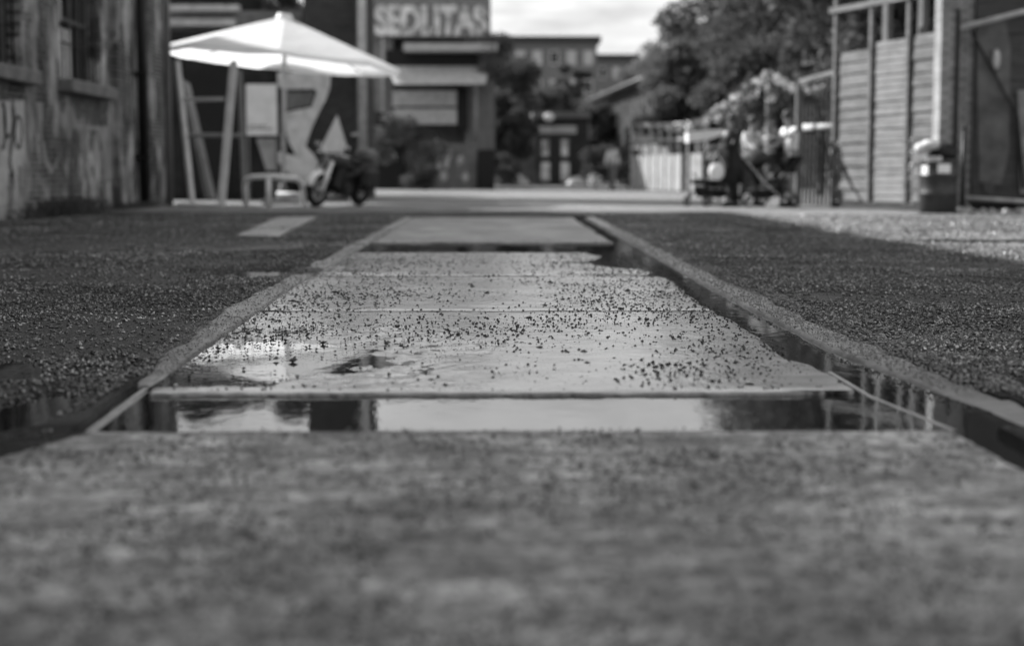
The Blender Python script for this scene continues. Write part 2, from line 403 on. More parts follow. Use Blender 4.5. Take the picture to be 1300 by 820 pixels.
# slabs
def slab(ya, yb, mtl, dy=.014, dx=.016, flood=None, rough=.003, seed=0.0):
    n = int((yb - ya) / dy); Y = np.linspace(ya, yb, n); k = int(2.2 / dx)
    t = np.linspace(0, 1, k)[None, :]; YG = np.repeat(Y[:, None], k, 1)
    a = xl(YG) + .004 + fbm(YG * 9 + seed, YG * 0 + 3, 4) * .012; b = xr(YG) - .004 + fbm(YG * 7 + seed, YG * 0 + 8, 4) * .03
    XG = a + (b - a) * t
    Y1 = YG.copy(); YG = YG + (fbm(XG * 14 + seed, XG * 0 + 5.5, 6, .6) * .030 + .25 * np.maximum(fbm(XG * 5 + seed, XG * 0 + 7.5, 6, .65) - .13, 0)) * (np.abs(YG - ya) < .01) - np.abs(fbm(XG * 14 + seed, XG * 0 + 9.5, 6, .6)) * .050 * (np.abs(YG - yb) < .01)
    Z = fbm(XG * 2.2 + seed, YG * 2.2, 5) * rough * 2.2 + fbm(XG * 30, YG * 30, 3) * rough * .5
    # right edge crumbles down into the channel
    Z = Z - .032 * sstep(XG - (b - .06) + fbm(XG * 6, YG * 3.5, 5) * .08, 0, .07) * sstep(YG, 4.3, 5.2)
    if flood: Z = Z - flood(XG, YG)
    Z = Z - (.007 + .02 * np.clip(fbm(XG * 9 + seed, YG * 0 + 2, 5, .6), 0, 1)) * (np.exp(-(Y1 - ya) / .018) + np.exp(-(yb - Y1) / .018))
    # skirts down the sides
    XG = np.concatenate([XG[:, :1], XG, XG[:, -1:]], 1); YG = np.concatenate([YG[:, :1], YG, YG[:, -1:]], 1); Z = np.concatenate([Z[:, :1] * 0 - .08, Z, Z[:, -1:] * 0 - .08], 1)
    XG[:, 0] += .03; XG[:, -1] -= .03
    XG = np.concatenate([XG[:1], XG, XG[-1:]], 0); YG = np.concatenate([YG[:1], YG, YG[-1:]], 0); Z = np.concatenate([Z[:1] * 0 - .08, Z, Z[-1:] * 0 - .08], 0)
    YG[0] += .06; YG[-1] -= .06
    return tag(gridmesh('concrete_slab', XG, YG, Z, mtl), kind='structure')
def flood_b(X, Y):
    q = fbm(X * 5, Y * 3, 5) * 1.5 - np.hypot((X + .84) / .52, (Y - 4.78) / .80) + 1.0
    core = sstep(q, 0, .35); fringe = sstep(q, -.75, .1) * (fbm(X * 22, Y * 15, 4) * .022 + .002)
    return (.011 * core + fringe) * sstep(Y, 4.09, 4.22)
def flood_c(X, Y): return .03 * sstep(fbm(X * 2, Y * 1.3, 5) + X - .38 - np.abs(Y - 10.2) * .22, .0, .35) + .025 * sstep(.1 - np.abs(Y - 8.78) + fbm(X * 3, Y * 3) * .2, 0, .1) * sstep(np.abs(X + .2), .25, .7)
slab(.6, 3.43, M['fore'], .02, .02, rough=.004, seed=3)
jd = MB()
for yj in (6.42, 8.608, 16.61): rect(jd, float(xl(yj)) + .02, float(xr(yj)) - .16, yj - .05, yj + .05, -.0075)
tag(jd.build('joint_dirt', M['joint']), kind='structure')
slab(4.02, 6.405, M['slab'], .008, .010, flood=flood_b, seed=11)
slab(6.435, 8.575, M['slab'], .012, .012, seed=21)
slab(8.64, 11.2, M['slab'], .014, .014, flood=flood_c, seed=31)
slab(12.75, 16.6, M['slabd'], .02, .02, seed=41)
slab(16.62, 20.1, M['slabd'], .025, .025, seed=51)
# kerbs
def kerb(fa, fb, segs, ztop, mtl, rough=.006, seed=0.0):
    for ya, yb in segs:
        n = int((yb - ya) / .02); k = 14; Y = np.repeat(np.linspace(ya, yb, n)[:, None], k, 1); t = np.linspace(0, 1, k)[None, :]
        w = fbm(Y * 5 + seed, Y * 0 + 1, 5) * .05; w2 = fbm(Y * 4 + seed, Y * 0 + 4, 5) * .09
        a = fa(Y) + w * .5; b = fb(Y) + w2; X = a + (b - a) * t
        Z = ztop + fbm(X * 12 + seed, Y * 6, 4) * rough - .010 * sstep(-Y, -4.9, -4.2) - .03 * (np.abs(t - .5) * 2) ** 8
        X = np.concatenate([X[:, :1], X, X[:, -1:]], 1); Y = np.concatenate([Y[:, :1], Y, Y[:, -1:]], 1); Z = np.concatenate([Z[:, :1] * 0 - .08, Z, Z[:, -1:] * 0 - .08], 1)
        X = np.concatenate([X[:1], X, X[-1:]], 0); Y = np.concatenate([Y[:1], Y, Y[-1:]], 0); Z = np.concatenate([Z[:1] * 0 - .08, Z, Z[-1:] * 0 - .08], 0)
        tag(gridmesh('kerb', X, Y, Z, mtl), kind='structure')
kerb(lambda Y: xl(Y) - .012, kl, [(4.18, 6.1), (6.12, 8.7), (9.3, 12.4), (12.5, 15.5), (15.6, 20.1)], .003, M['slab2'], .012, seed=2)
kerb(kr0, kr1, [(3.45, 7.1), (7.12, 12.0), (12.02, 20.1)], .004, M['slab2'], .012, seed=5)
# rails, just clear of the water in the channels
def rail(xf, ya, yb, z):
    mb = MB(); Y = np.linspace(ya, yb, 40)
    for i in range(39):
        xa, xb = xf(Y[i]), xf(Y[i + 1])
        ps = [(-.010, -.06), (-.010, 0), (-.006, .006), (.006, .006), (.010, 0), (.010, -.06)]
        vs = [(xa + p, Y[i], z + q) for p, q in ps] + [(xb + p, Y[i + 1], z + q) for p, q in ps]
        mb.add(vs, [(k, k + 1, k + 7, k + 6) for k in range(5)])
    return tag(mb.build('rail', M['steel']), kind='structure')
rail(lambda Y: float(xl(Y)) - .028, 3.40, 4.15, -.013)
rail(lambda Y: float(xr(Y)) + .035, 3.46, 4.5, -.018)
# pale concrete strip let into the asphalt on the left
st = MB(); ps = [G(300, 301), G(353, 302), G(405, 276), G(352, 277)]
st.prism([(p.x, p.y, .014) for p in ps], (0, 0, -.03)); tag(st.build('paving_strip', M['slab2']), kind='structure')

# ------------------------------------------------------------------ loose stones
OCT_V = np.array([(1, 0, 0), (-1, 0, 0), (0, 1, 0), (0, -1, 0), (0, 0, 1), (0, 0, -1)], float)
OCT_F = np.array([(0, 2, 4), (2, 1, 4), (1, 3, 4), (3, 0, 4), (2, 0, 5), (1, 2, 5), (3, 1, 5), (0, 3, 5)])
def stones(name, X, Y, Z, S, m, flat=.6):
    n = len(X); V = np.repeat(OCT_V[None], n, 0) * (1 + rng.uniform(-.35, .35, (n, 6, 3)))
    V = V + rng.uniform(-.3, .3, (n, 6, 3)); a = rng.uniform(0, 6.28, n); c, s = np.cos(a)[:, None], np.sin(a)[:, None]
    x = V[..., 0] * c - V[..., 1] * s; y = V[..., 0] * s + V[..., 1] * c; z = V[..., 2] * flat
    P = np.stack([x * S[:, None] + X[:, None], y * S[:, None] + Y[:, None], z * S[:, None] + Z[:, None]], -1).reshape(-1, 3)
    Fc = (OCT_F[None] + (np.arange(n) * 6)[:, None, None]).reshape(-1, 3)
    return tag(fast_mesh(name, P, Fc, m, False), kind='stuff')
def scatter(n, fx0, fx1, ya, yb, p=1.0):
    # density falls with distance
    u = rng.random(n); Y = ya * (yb / ya) ** (u ** (1 / p)) ; a, b = fx0(Y), fx1(Y); X = a + (b - a) * rng.random(n); return X, Y
XX_, YY_ = scatter(75000, lambda Y: kr1(Y) + .0, lambda Y: .385 * Y + .3, 3.6, 21, 1.25)
k = rng.random(len(XX_)) < np.clip((XX_ - kr1(YY_)) * 6 + .12, 0, 1); XX_, YY_ = XX_[k], YY_[k]
XL_, YL_ = scatter(75000, lambda Y: -.37 * Y - .3, lambda Y: kl(Y) + .0, 3.6, 21, 1.25)
X = np.concatenate([XX_, XL_]); Y = np.concatenate([YY_, YL_]); S = (.0035 + .0075 * rng.random(len(X)) ** 1.8) * (1 + np.clip(Y - 8, 0, 20) * .06)
k = rng.random(len(X)) < np.clip((.80 + 1.8 * fbm(X * 1.1, Y * .7, 5)) * (1 - .78 * siltf(X, Y)) * (1 - .4 * dampf(X, Y)), .06, 1); X, Y, S = X[k], Y[k], S[k]
hz = hasph(X, Y); k = (hz > WL - .004) & ((X > 0) | (X > -6.2)); tag(stones('asphalt_aggregate', X[k], Y[k], hz[k] + S[k] * .35, S[k], M['aggr'], .8), kind='stuff')
# dark grit on the slabs, thicker to the right and in drifts
X, Y = scatter(60000, lambda Y: xl(Y) + .02, lambda Y: xr(Y) + .0, 4.05, 13, .95)
dens = np.clip(.05 + 1.6 * (fbm(X * 1.5 + 4, Y * .9, 4) + .06) + .55 * sstep(X, .0, .8) * sstep(Y, 4.6, 6.2) + .5 * sstep(-X, .5, .9) * sstep(Y, 4.6, 5.6) + .22 * sstep(Y, 5.8, 7.5), .03, .95)
dens = dens * (1 - .6 * (np.hypot((X + .84) / .36, (Y - 4.7) / .5) < 1))
k = (rng.random(len(X)) < dens) & ~((Y > 11.15) & (Y < 12.8)); X, Y = X[k], Y[k]
S = .0013 + rng.random(len(X)) ** 4 * .0060; stones('grit', X, Y, S * .3 - .0005, S, M['grit'], .8)
X, Y = scatter(60000, lambda Y: xl(Y) + .0, lambda Y: xr(Y) + .0, 4.05, 11.1, .9)
k = rng.random(len(X)) < np.clip(.05 + 2.6 * fbm(X * 1.9 + 40, Y * 1.0, 6, .6) + .4 * np.exp(-np.abs(X - xl(Y)) / .07) + .4 * np.exp(-np.abs(X - xr(Y)) / .12) + .5 * np.exp(-np.abs(Y - 6.42) / .08) + .5 * np.exp(-np.abs(Y - 8.6) / .12), .02, 1)
X, Y = X[k], Y[k]; S = .0006 + rng.random(len(X)) ** 3 * .0020; stones('fine_grit', X, Y, S * .3 - .0004, S, M['grit'], .7)
nb_ = 260; X, Y = scatter(nb_, lambda Y: xl(Y), lambda Y: xr(Y), 4.1, 11, 1.0); S = .005 + rng.random(nb_) ** 3 * .012; stones('pebbles', X, Y, S * .2, S, M['grit'], .5)
X, Y = scatter(9000, lambda Y: kr0(Y), lambda Y: kr1(Y) + .10, 3.95, 16, 1.0); S = .0015 + rng.random(len(X)) ** 2 * .005
X2, Y2 = scatter(5000, lambda Y: kl(Y) - .03, lambda Y: xl(Y) + .05, 4.3, 16, 1.0); S2 = .0013 + rng.random(len(X2)) ** 3 * .005
X = np.concatenate([X, X2]); Y = np.concatenate([Y, Y2]); S = np.concatenate([S, S2])
stones('sandy_grit', X, Y, .008 + S * .3, S, M['sand'], .8)
X, Y = scatter(60000, lambda Y: -.40 * Y - .25, lambda Y: .42 * Y + .1, 1.3, 3.42, 1.0); k = (rng.random(len(X)) < np.clip(.35 + 2.2 * fbm(X * 5, Y * 3, 6, .65), .02, 1)) & ~((X > 1.08) & (X < 1.22)); X, Y = X[k], Y[k]
S = .0012 + rng.random(len(X)) ** 3 * .0045; stones('slab_aggregate', X, Y, np.where(X > 1.2, hasph(X, Y), .002) + S * .2, S, M['aggr'], .7)
X, Y = scatter(1500, lambda Y: xl(Y), lambda Y: xr(Y), 1.6, 3.42, 1.0); S = .0012 + rng.random(len(X)) ** 4 * .005
stones('dark_crumbs', X, Y, S * .3, S, M['grit'], .8)

# ------------------------------------------------------------------ brick hall on the left
HX = -6.5; HE = 28.6; HH = 8.0
hall = thing('brick_hall', 'long old brick hall with chipped plaster, barred windows and graffiti', 'building', (HX, HE, 0))
def hp(mb, name, m, par=hall):   # build in world coords under the hall
    o = mb.build(name, m, par); o.matrix_parent_inverse = Matrix.Translation(-Vector(hall.location)); return o
def sub(mb, name, m, par):
    o = mb.build(name, m, par); return o
wins = [(17.3, 19.75), (21.5, 23.7), (13.2, 15.5)]
wb = MB(); th = .45; z0, z1 = 2.03, 5.2
# wall pieces butted round the openings
segs = sorted(wins); yprev = -14.0
for a, b in segs:
    wb.box((HX - th / 2, (yprev + a) / 2, HH / 2), (th, a - yprev, HH))
    wb.box((HX - th / 2, (a + b) / 2, z0 / 2), (th, b - a, z0)); wb.box((HX - th / 2, (a + b) / 2, (z1 + HH) / 2), (th, b - a, HH - z1)); yprev = b
wb.box((HX - th / 2, (yprev + HE) / 2, HH / 2), (th, HE - yprev, HH))
wb.box((HX - th - 3.6, HE - .2, HH / 2), (7.2, .4, HH)); wb.box((HX - 7.9, 7, HH / 2), (.4, 43, HH))
hp(wb, 'wall', M['hall'])
rf = MB(); rf.prism([(HX + .25, -14.3, HH), (HX + .25, -14.3, HH + .18), (HX - 4, -14.3, HH + 1.3), (HX - 8.3, -14.3, HH + .18), (HX - 8.3, -14.3, HH)], (0, HE + 14.7, 0))
hp(rf, 'roof', M['dark'])
pl = MB(); pl.box((HX + .06, 27.0, HH / 2), (.12, 1.15, HH - .02)); pl.box((HX + .06, 24.75, HH / 2), (.12, .9, HH - .02)); hp(pl, 'pilaster', M['hall'])
dp = MB(); dp.tube([(HX + .13, 25.9, .1), (HX + .13, 25.9, 6.8)], .09, 10)
for z in (.9, 2.4, 3.9): dp.box((HX + .12, 25.9, z), (.26, .30, .06))
hp(dp, 'downpipe', M['black'])
pt = MB(); pt.tube([(HX + .16, 27.75, .0), (HX + .16, 27.75, 6.8)], .07, 8); hp(pt, 'pipe', M['timber'])
for a, b in wins:
    wf = MB(); n = 5; w = (b - a)
    wf.box((HX - .26, a + .04, (z0 + z1) / 2), (.1, .08, z1 - z0)); wf.box((HX - .26, b - .04, (z0 + z1) / 2), (.1, .08, z1 - z0))
    for i in range(1, n): wf.box((HX - .26, a + w * i / n, (z0 + z1) / 2), (.06, .045, z1 - z0 - .1))
    for z in (z0 + .04, 3.0, 4.0, z1 - .04): wf.box((HX - .26, (a + b) / 2, z), (.07, w - .17, .07))
    wo = hp(wf, 'window', M['midg'])
    gp = MB(); gp.box((HX - .34, (a + b) / 2, (z0 + z1) / 2), (.02, w, z1 - z0)); o = gp.build('pane', M['glass'], wo); o.matrix_parent_inverse = wo.matrix_parent_inverse.copy(); 
    o.matrix_parent_inverse = Matrix.Identity(4)
    sb = MB()
    # boarded lower part on the near side, pale curtain-like sheets
    sb.box((HX - .20, a + w * .32, 2.45), (.015, w * .42, .80)); sb.box((HX - .20, a + w * .25, 3.9), (.015, w * .18, 1.9)); o = sb.build('board', M['offw'], wo)
    si = MB(); si.box((HX + .06, (a + b) / 2, z0 - .11), (.34, w + .35, .20), bev=.02); hp(si, 'sill', M['midg'])
    gr = MB()
    for i in range(9): gr.tube([(HX - .07, a + w * (i + .5) / 9, z0), (HX - .07, a + w * (i + .5) / 9, z1)], .014, 6)
    for z in (2.6, 3.4): gr.tube([(HX - .09, a, z), (HX - .09, b, z)], .014, 6)
    hp(gr, 'window_bars', M['black'])
# graffiti: pale fill with dark loops and long drips
def wallpt(px, py):
    d = ray(px, py); t = HX / d.x; return Vector((HX, d.y * t, CAMZ + d.z * t))
def flat(mb, pix, off):
    mb.prism([wallpt(x, y) + Vector((off, 0, 0)) for x, y in pix], (-.004, 0, 0))
gf = MB(); flat(gf, [(-12, 128), (30, 128), (31, 190), (28, 214), (22, 210), (21, 256), (18, 256), (17, 215), (9, 222), (8, 258), (-2, 262), (-12, 262)], .010)
gfo = hp(gf, 'graffiti', M['light'])
gl = MB()
def loop(pts, wpx, off):
    w = [wallpt(x, y) for x, y in pts]; n = len(w)
    for i in range(n - 1):
        d = (w[i + 1] - w[i]).normalized(); q = Vector((0, -d.z, d.y)) * wpx * .5
        e = d * wpx * .4
        gl.prism([w[i] - q - e + Vector((off + i * 2e-4, 0, 0)), w[i + 1] - q + e + Vector((off + i * 2e-4, 0, 0)), w[i + 1] + q + e + Vector((off + i * 2e-4, 0, 0)), w[i] + q - e + Vector((off + i * 2e-4, 0, 0))], (-.003, 0, 0))
def ell(cx, cy, rx, ry, t0=0, t1=360, n=14): return [(cx + rx * math.cos(R(t0 + (t1 - t0) * i / n)), cy + ry * math.sin(R(t0 + (t1 - t0) * i / n))) for i in range(n + 1)]
loop(ell(22, 168, 4.5, 20), .045, .016); loop(ell(9, 150, 5.5, 24, -30, 210), .04, .022); loop(ell(1, 160, 4, 28, -90, 90), .05, .028)
loop([(14, 130), (17, 160), (12, 185), (10, 205), (13, 222)], .045, .034)
hp(gl, 'graffiti_outline', M['black'])
# flaking lighter plaster edges
fl = MB()
for pix in ([(86, 132), (90, 160), (100, 168), (122, 166), (128, 180), (134, 232), (140, 232), (139, 176), (148, 182), (152, 172), (143, 150), (140, 160), (128, 160), (104, 160), (96, 150), (91, 130)],
            [(56, 180), (60, 205), (66, 212), (74, 196), (72, 212), (64, 222), (56, 208), (52, 182)],
            [(44, 130), (47, 166), (52, 182), (54, 130)]):
    flat(fl, pix, .008)
hp(fl, 'plaster_edge', M['plaster'])
# weeds along the foot of the wall
def weeds(name, cx, cy, rx, ry, n, h, m, label):
    V = []; Fc = []
    for i in range(n):
        x = cx + random.gauss(0, rx * .5); y = cy + random.gauss(0, ry * .5); a = random.uniform(0, 6.28); l = random.uniform(.3, 1) * h; dx, dy = math.cos(a) * l * .5, math.sin(a) * l * .5; w = .012
        o = len(V); V += [(x - w * dy / l, y + w * dx / l, 0), (x + w * dy / l, y - w * dx / l, 0), (x + dx * .4 + w, y + dy * .4, l * .7), (x + dx, y + dy, l)]
        Fc += [(o, o + 1, o + 2), (o, o + 2, o + 3)]
    o = fast_mesh(name, V, Fc, m); tag(o, label, kind='stuff')
weeds('weeds', HX + .15, 21.2, .25, 1.6, 500, .30, M['leaf'], 'weeds growing at the foot of the brick hall')
weeds('weeds', HX + .15, 25.0, .2, 1.5, 300, .16, M['leaf'], 'low weeds by the hall downpipe')

# ------------------------------------------------------------------ trees
def leafcloud(name, clumps, n, size, m, parent=None):
    """clumps: list of (centre, radius); leaves as small quads crowded towards each clump's shell"""
    w = np.array([c[1] ** 2 for c in clumps]); w = w / w.sum(); idx = rng.choice(len(clumps), n, p=w)
    cen = np.array([tuple(c[0]) for c in clumps])[idx]; rad = np.array([c[1] for c in clumps])[idx]
    d = rng.normal(size=(n, 3)); d /= np.linalg.norm(d, axis=1)[:, None]; r = rad * rng.random(n) ** .45
    P = cen + d * r[:, None] * np.array([1, 1, .8])
    u = rng.normal(size=(n, 3)); u /= np.linalg.norm(u, axis=1)[:, None]; v = np.cross(u, rng.normal(size=(n, 3))); v /= np.linalg.norm(v, axis=1)[:, None]
    s = (size * rng.uniform(.5, 1.3, n))[:, None]
    V = np.stack([P - u * s, P - v * s * .5, P + u * s, P + v * s * .5], 1).reshape(-1, 3)
    return fast_mesh(name, V, np.arange(4 * n).reshape(-1, 4), m, False, parent)
def tree(name, label, base, height, crownr, nclump=26, n=9000, size=.14, low=.35, m=None, sx=1.0, group='trees round the yard', trunk=True):
    t = thing(name, label, 'tree', base, 0, group)
    cl = []; rc = height * (1 - low) / 2; cz = height * low + rc
    for i in range(nclump):
        d = Vector((random.gauss(0, 1), random.gauss(0, 1), random.gauss(0, 1))).normalized() * random.random() ** .4
        r = crownr * random.uniform(.22, .42); cl.append((Vector((d.x * (crownr - r * .6) * sx, d.y * (crownr - r * .6), cz + d.z * (rc - r * .5))), r))
    leafcloud('crown', cl, n, size, m or M['leaf'], t)
    tb = MB(); k = height / 10
    tb.tube([(0, 0, -.05), (.05, .03, height * low * .5), (.1, 0, height * low), (.0, .1, height * .7)], [.24 * k, .18 * k, .15 * k, .05 * k], 8)
    for c, r in cl[:9]:
        z = height * low * random.uniform(.7, 1.2); tb.tube([(.08, 0, z), (c.x * .5, c.y * .5, (z + c.z) / 2 + .2), tuple(c)], [.09 * k, .06 * k, .02 * k], 6)
    tb.build('trunk', M['bark'], t); return t
def tr(label, px, Y, H, r, **k):
    x, _ = XZ(px, 200, Y); return tree(k.pop('name', 'tree'), label, (x, Y, 0), H, r, **k)
tr('big leafy tree whose crown rises right of the sky gap', 930, 58, 8.6, 3.6, n=15000, nclump=38, low=.25)
tr('tallest leafy tree behind the garland booth', 1005, 52, 11.5, 4.2, n=19000, nclump=44, low=.22)
tr('rounded tree at the left end of the tree row beside the sky', 868, 76, 8.6, 3.2, n=9000, nclump=24, low=.25, m=M['leafl'])
tr('dark tree rising behind the board fence frame', 1120, 34, 8.5, 3.4, n=15000, nclump=36, low=.12, size=.12)
tr('dense tree filling the view past the right end of the frame posts', 1230, 36, 9.0, 3.2, n=9000, nclump=30, low=.12)
tr('leafy tree beside the lettered block', 650, 78, 7.4, 2.2, n=9000, nclump=26, low=.2)
tr('slim dark tree in front of the far apartment block', 728, 92, 7.9, 1.6, n=6000, nclump=18, low=.15)
tr('pale bushy tree at the foot of the far apartment block', 695, 100, 6.0, 2.2, n=6000, nclump=18, low=.1, m=M['leafl'])
tr('low pale tree over the far end of the long shed', 780, 95, 5.9, 2.4, n=6000, nclump=18, low=.15, m=M['leafl'])
tr('small tree behind the low annexe roof above the parasol', 346, 38, 6.1, 1.45, n=20000, nclump=34, low=.42, size=.10, m=M['leafl'])
tr('dark tree standing left of the annexe behind the hall', 255, 44, 7.6, 1.6, n=6000, nclump=18, low=.4)
tr('dark low-branched tree behind the end of the long shed', 948, 54, 6.5, 2.4, n=12000, nclump=30, low=.03)
tr('dark low-branched tree directly behind the garland booth', 975, 44, 5.6, 2.4, n=12000, nclump=30, low=.03)
tr('dark leafy tree filling the gap above the plank fence', 1040, 40, 7.0, 2.4, n=12000, nclump=30, low=.05)
tr('pale bushy tree leaning over the near end of the long shed', 872, 57, 6.2, 2.2, n=11000, nclump=28, low=.12, m=M['leafl'])
tr('low pale tree spreading over the middle of the long shed roof', 838, 80, 8.0, 2.6, n=9000, nclump=26, low=.45, m=M['leafl'])
tr('low dark tree between lettered block and side shed', 640, 68, 5.0, 1.6, n=7000, nclump=20, low=.05)
tr('mid green tree between the two dark trees before the far apartment block', 690, 84, 6.6, 2.4, n=9000, nclump=26, low=.3)
tr('dark tree closing the view right of the kiosk', 765, 80, 5.0, 1.6, n=8000, nclump=22, low=.05)
def shrub(label, px, Y, H, r, n=2500, m=None, sx=1.0):
    x, _ = XZ(px, 200, Y); t = thing('shrub', label, 'shrub', (x, Y, 0), 0, 'shrubs in the yard')
    cl = [(Vector((random.uniform(-r, r) * sx * .7, random.uniform(-r, r) * .5, random.uniform(.15, .85) * H)), r * random.uniform(.3, .5)) for i in range(14)]
    leafcloud('foliage', cl, n, .07, m or M['leaf'], t)
    s = MB(); [s.tube([(0, 0, 0), tuple(c * .5), tuple(c)], [.03, .02, .01], 5) for c, r_ in cl[:6]]; s.build('stem', M['bark'], t)
shrub('ragged shrub growing in front of the painted wall', 540, 52, 1.9, .9)
shrub('overgrown shrub at the right foot of the lettered block', 612, 60, 2.2, .8)
shrub('dark bush left of the walking person', 757, 62, 2.0, .8)
shrub('round bush between walking person and white panels', 797, 58, 2.1, .8, m=M['leafl'])
shrub('low bush below the dark tree near the white car', 640, 66, 1.6, .8)

# ------------------------------------------------------------------ annexe and tower behind the parasol
def quadbox(mb, px0, px1, py0, py1, Y, depth, z0=None):
    a = at(px0, py0, Y); b = at(px1, py1, Y); zt = a.z; zb = b.z if z0 is None else z0
    mb.box(((a.x + b.x) / 2, Y + depth / 2, (zt + zb) / 2), (abs(b.x - a.x), depth, abs(zt - zb)))
    return (a.x, b.x, zb, zt)
Ya = 33.0
an = thing('brick_annexe', 'low dark brick annexe behind the parasol with pale gutters and mural', 'building')
w = MB(); quadbox(w, 200, 384, 40, 250, Ya, 4, 0); quadbox(w, 200, 300, -22, 14, Ya + .3, 3.5); w.build('wall', M['brickd'], an)
e = MB(); quadbox(e, 205, 303, 6, 14, Ya - .25, .3); quadbox(e, 205, 298, 24, 33, Ya - .12, .3); e.build('gutter', M['light'], an)
r_ = MB(); quadbox(r_, 200, 384, 14, 40, Ya + .35, 3.3); r_.build('roof', M['midg'], an)
dk = MB(); quadbox(dk, 232, 300, 92, 248, Ya - .03, .03); dk.build('doorway', M['black'], an)
# painted mural, traced shape on the wall
def wallpoly(mb, pix, Y, th=.01): mb.prism([at(x, y, Y) for x, y in pix], (0, th, 0))
mu = MB()
wallpoly(mu, [(352, 92), (420, 92), (419, 112), (413, 128), (404, 145), (396, 162), (388, 186), (398, 196), (404, 206), (401, 226), (388, 236), (372, 226), (352, 205), (351, 192), (366, 196), (376, 198), (366, 180), (360, 150), (362, 143), (396, 136), (402, 118), (400, 113), (360, 114), (352, 110)], Ya - .25)
mu.build('mural', M['offw'], an)
m2 = MB(); wallpoly(m2, [(362, 117), (399, 117), (394, 134), (362, 140)], Ya - .27); m2b = MB(); wallpoly(m2b, [(325, 176), (352, 176), (352, 216), (338, 216)], Ya - .02); m2b.build('grey_panel', M['light'], an); m2.build('mural_panel', M['midg'], an)
m3 = MB(); wallpoly(m3, [(428, 146), (440, 184), (436, 194), (412, 194), (407, 188)], Ya - .3, .012); m3.build('mural_cone', M['offw'], an)
tw = thing('brick_tower', 'tall dark brick end wall with pale downpipe beside the parasol tip', 'building')
w = MB(); quadbox(w, 384, 453, -112, 250, Ya - .18, 5, 0); w.build('wall', M['brickt'], tw)
p_ = MB(); x, z = XZ(460, 100, Ya - .32); p_.tube([(x, Ya - .34, .9), (x, Ya - .34, 7.2)], .10, 12)
for z in (1.5, 3.2, 5.0): p_.box((x - .1, Ya - .26, z), (.30, .2, .06))
p_.build('downpipe', M['light'], tw)
rf = MB(); quadbox(rf, 382, 456, -120, -112, Ya - .3, 5.3); rf.build('roof', M['dark'], tw)
# notice board standing by the wall
nb = thing('notice_board', 'pale square notice board on posts under the parasol', 'board')
b = MB(); quadbox(b, 312, 352, 107, 172, Ya - .6, .04); b.build('panel', mat(.6, .6, 0, .12, 3), nb)
b = MB()
for px in (314, 350):
    x, _ = XZ(px, 100, Ya - .55); b.box((x, Ya - .52, 1.1), (.05, .05, 2.2))
b.build('post', M['timber'], nb)
b = MB()
for i, (y, n) in enumerate(((160, 7), (164, 9))):
    for k in range(n):
        x, z = XZ(316 + k * 3.6, y, Ya - .62); b.box((x, Ya - .611, z), (.035, .004, .035))
tag(b.build('lettering', M['dark'], nb), kind='stuff')

# ------------------------------------------------------------------ parasol
px_, _ = XZ(359, 200, 29.3); PB = Vector((px_, 29.3, 0))
um = thing('parasol', 'large open white market parasol with grey pole beside the brick hall', 'parasol', PB)
tilt = Matrix.Rotation(R(5.0), 3, 'Y'); ctr = Vector((0.0, 0, 2.95)); Rr = 2.42; pk = .84
cv = MB(); n8 = 8; rings = 7; vs = []; fs = []
seg = 6
for j in range(rings + 1):
    t = j / rings
    for k in range(n8 * seg):
        a = 2 * math.pi * k / (n8 * seg) + R(8); kk = (k % seg) / seg
        pol = math.cos(math.pi / n8) / math.cos(((a - R(8)) % (2 * math.pi / n8)) - math.pi / n8)
        rr = max(.0, t) * Rr * pol; sag = math.sin(math.pi * kk) * .09 * t
        z = pk * (1 - t) ** .97 - sag * .3
        vs.append(PB * 0 + ctr + tilt @ Vector((rr * math.cos(a), rr * math.sin(a), z)))
# short valance
for k in range(n8 * seg):
    p = vs[rings * n8 * seg + k]; vs.append(p + tilt @ Vector((0, 0, -.10 - .008 * math.sin(k * 1.9))))
nn = n8 * seg
for j in range(rings + 1):
    for k in range(nn):
        l = (k + 1) % nn; fs.append((j * nn + k, j * nn + l, (j + 1) * nn + l, (j + 1) * nn + k))
cv.add(vs, fs, False); cv.build('canopy', M['cloth'], um)
cp = MB(); cp.lathe([(.0, pk + .06), (.14, pk + .05), (.17, pk - .03), (.20, pk - .10)], ctr, 16, m=tilt); cp.build('cap', M['white'], um)
po = MB(); po.tube([(0, 0, .05), tuple(ctr + tilt @ Vector((0, 0, pk - .05)))], .045, 12); po.build('pole', M['light'], um)
hubz = ctr + tilt @ Vector((0, 0, .25))
hb = MB(); hb.lathe([(.09, -.06), (.10, 0), (.09, .06)], hubz, 12, m=tilt); hb.build('hub', M['light'], um)
for k in range(8):
    a = 2 * math.pi * k / 8 + R(8); ri = MB(); tip = ctr + tilt @ Vector((Rr * .98 * math.cos(a), Rr * .98 * math.sin(a), -.03)); top = ctr + tilt @ Vector((.08 * math.cos(a), .08 * math.sin(a), pk - .1))
    mid = top.lerp(tip, .5); ri.tube([top, tip], .016, 6); ri.tube([hubz, mid], .014, 6); ri.build('rib', M['timber'], um)
bs = MB(); bs.box((0, 0, .04), (.8, .8, .08), bev=.02); bs.lathe([(.09, .08), (.07, .4)], (0, 0, 0), 12); bs.build('base', M['midg'], um)

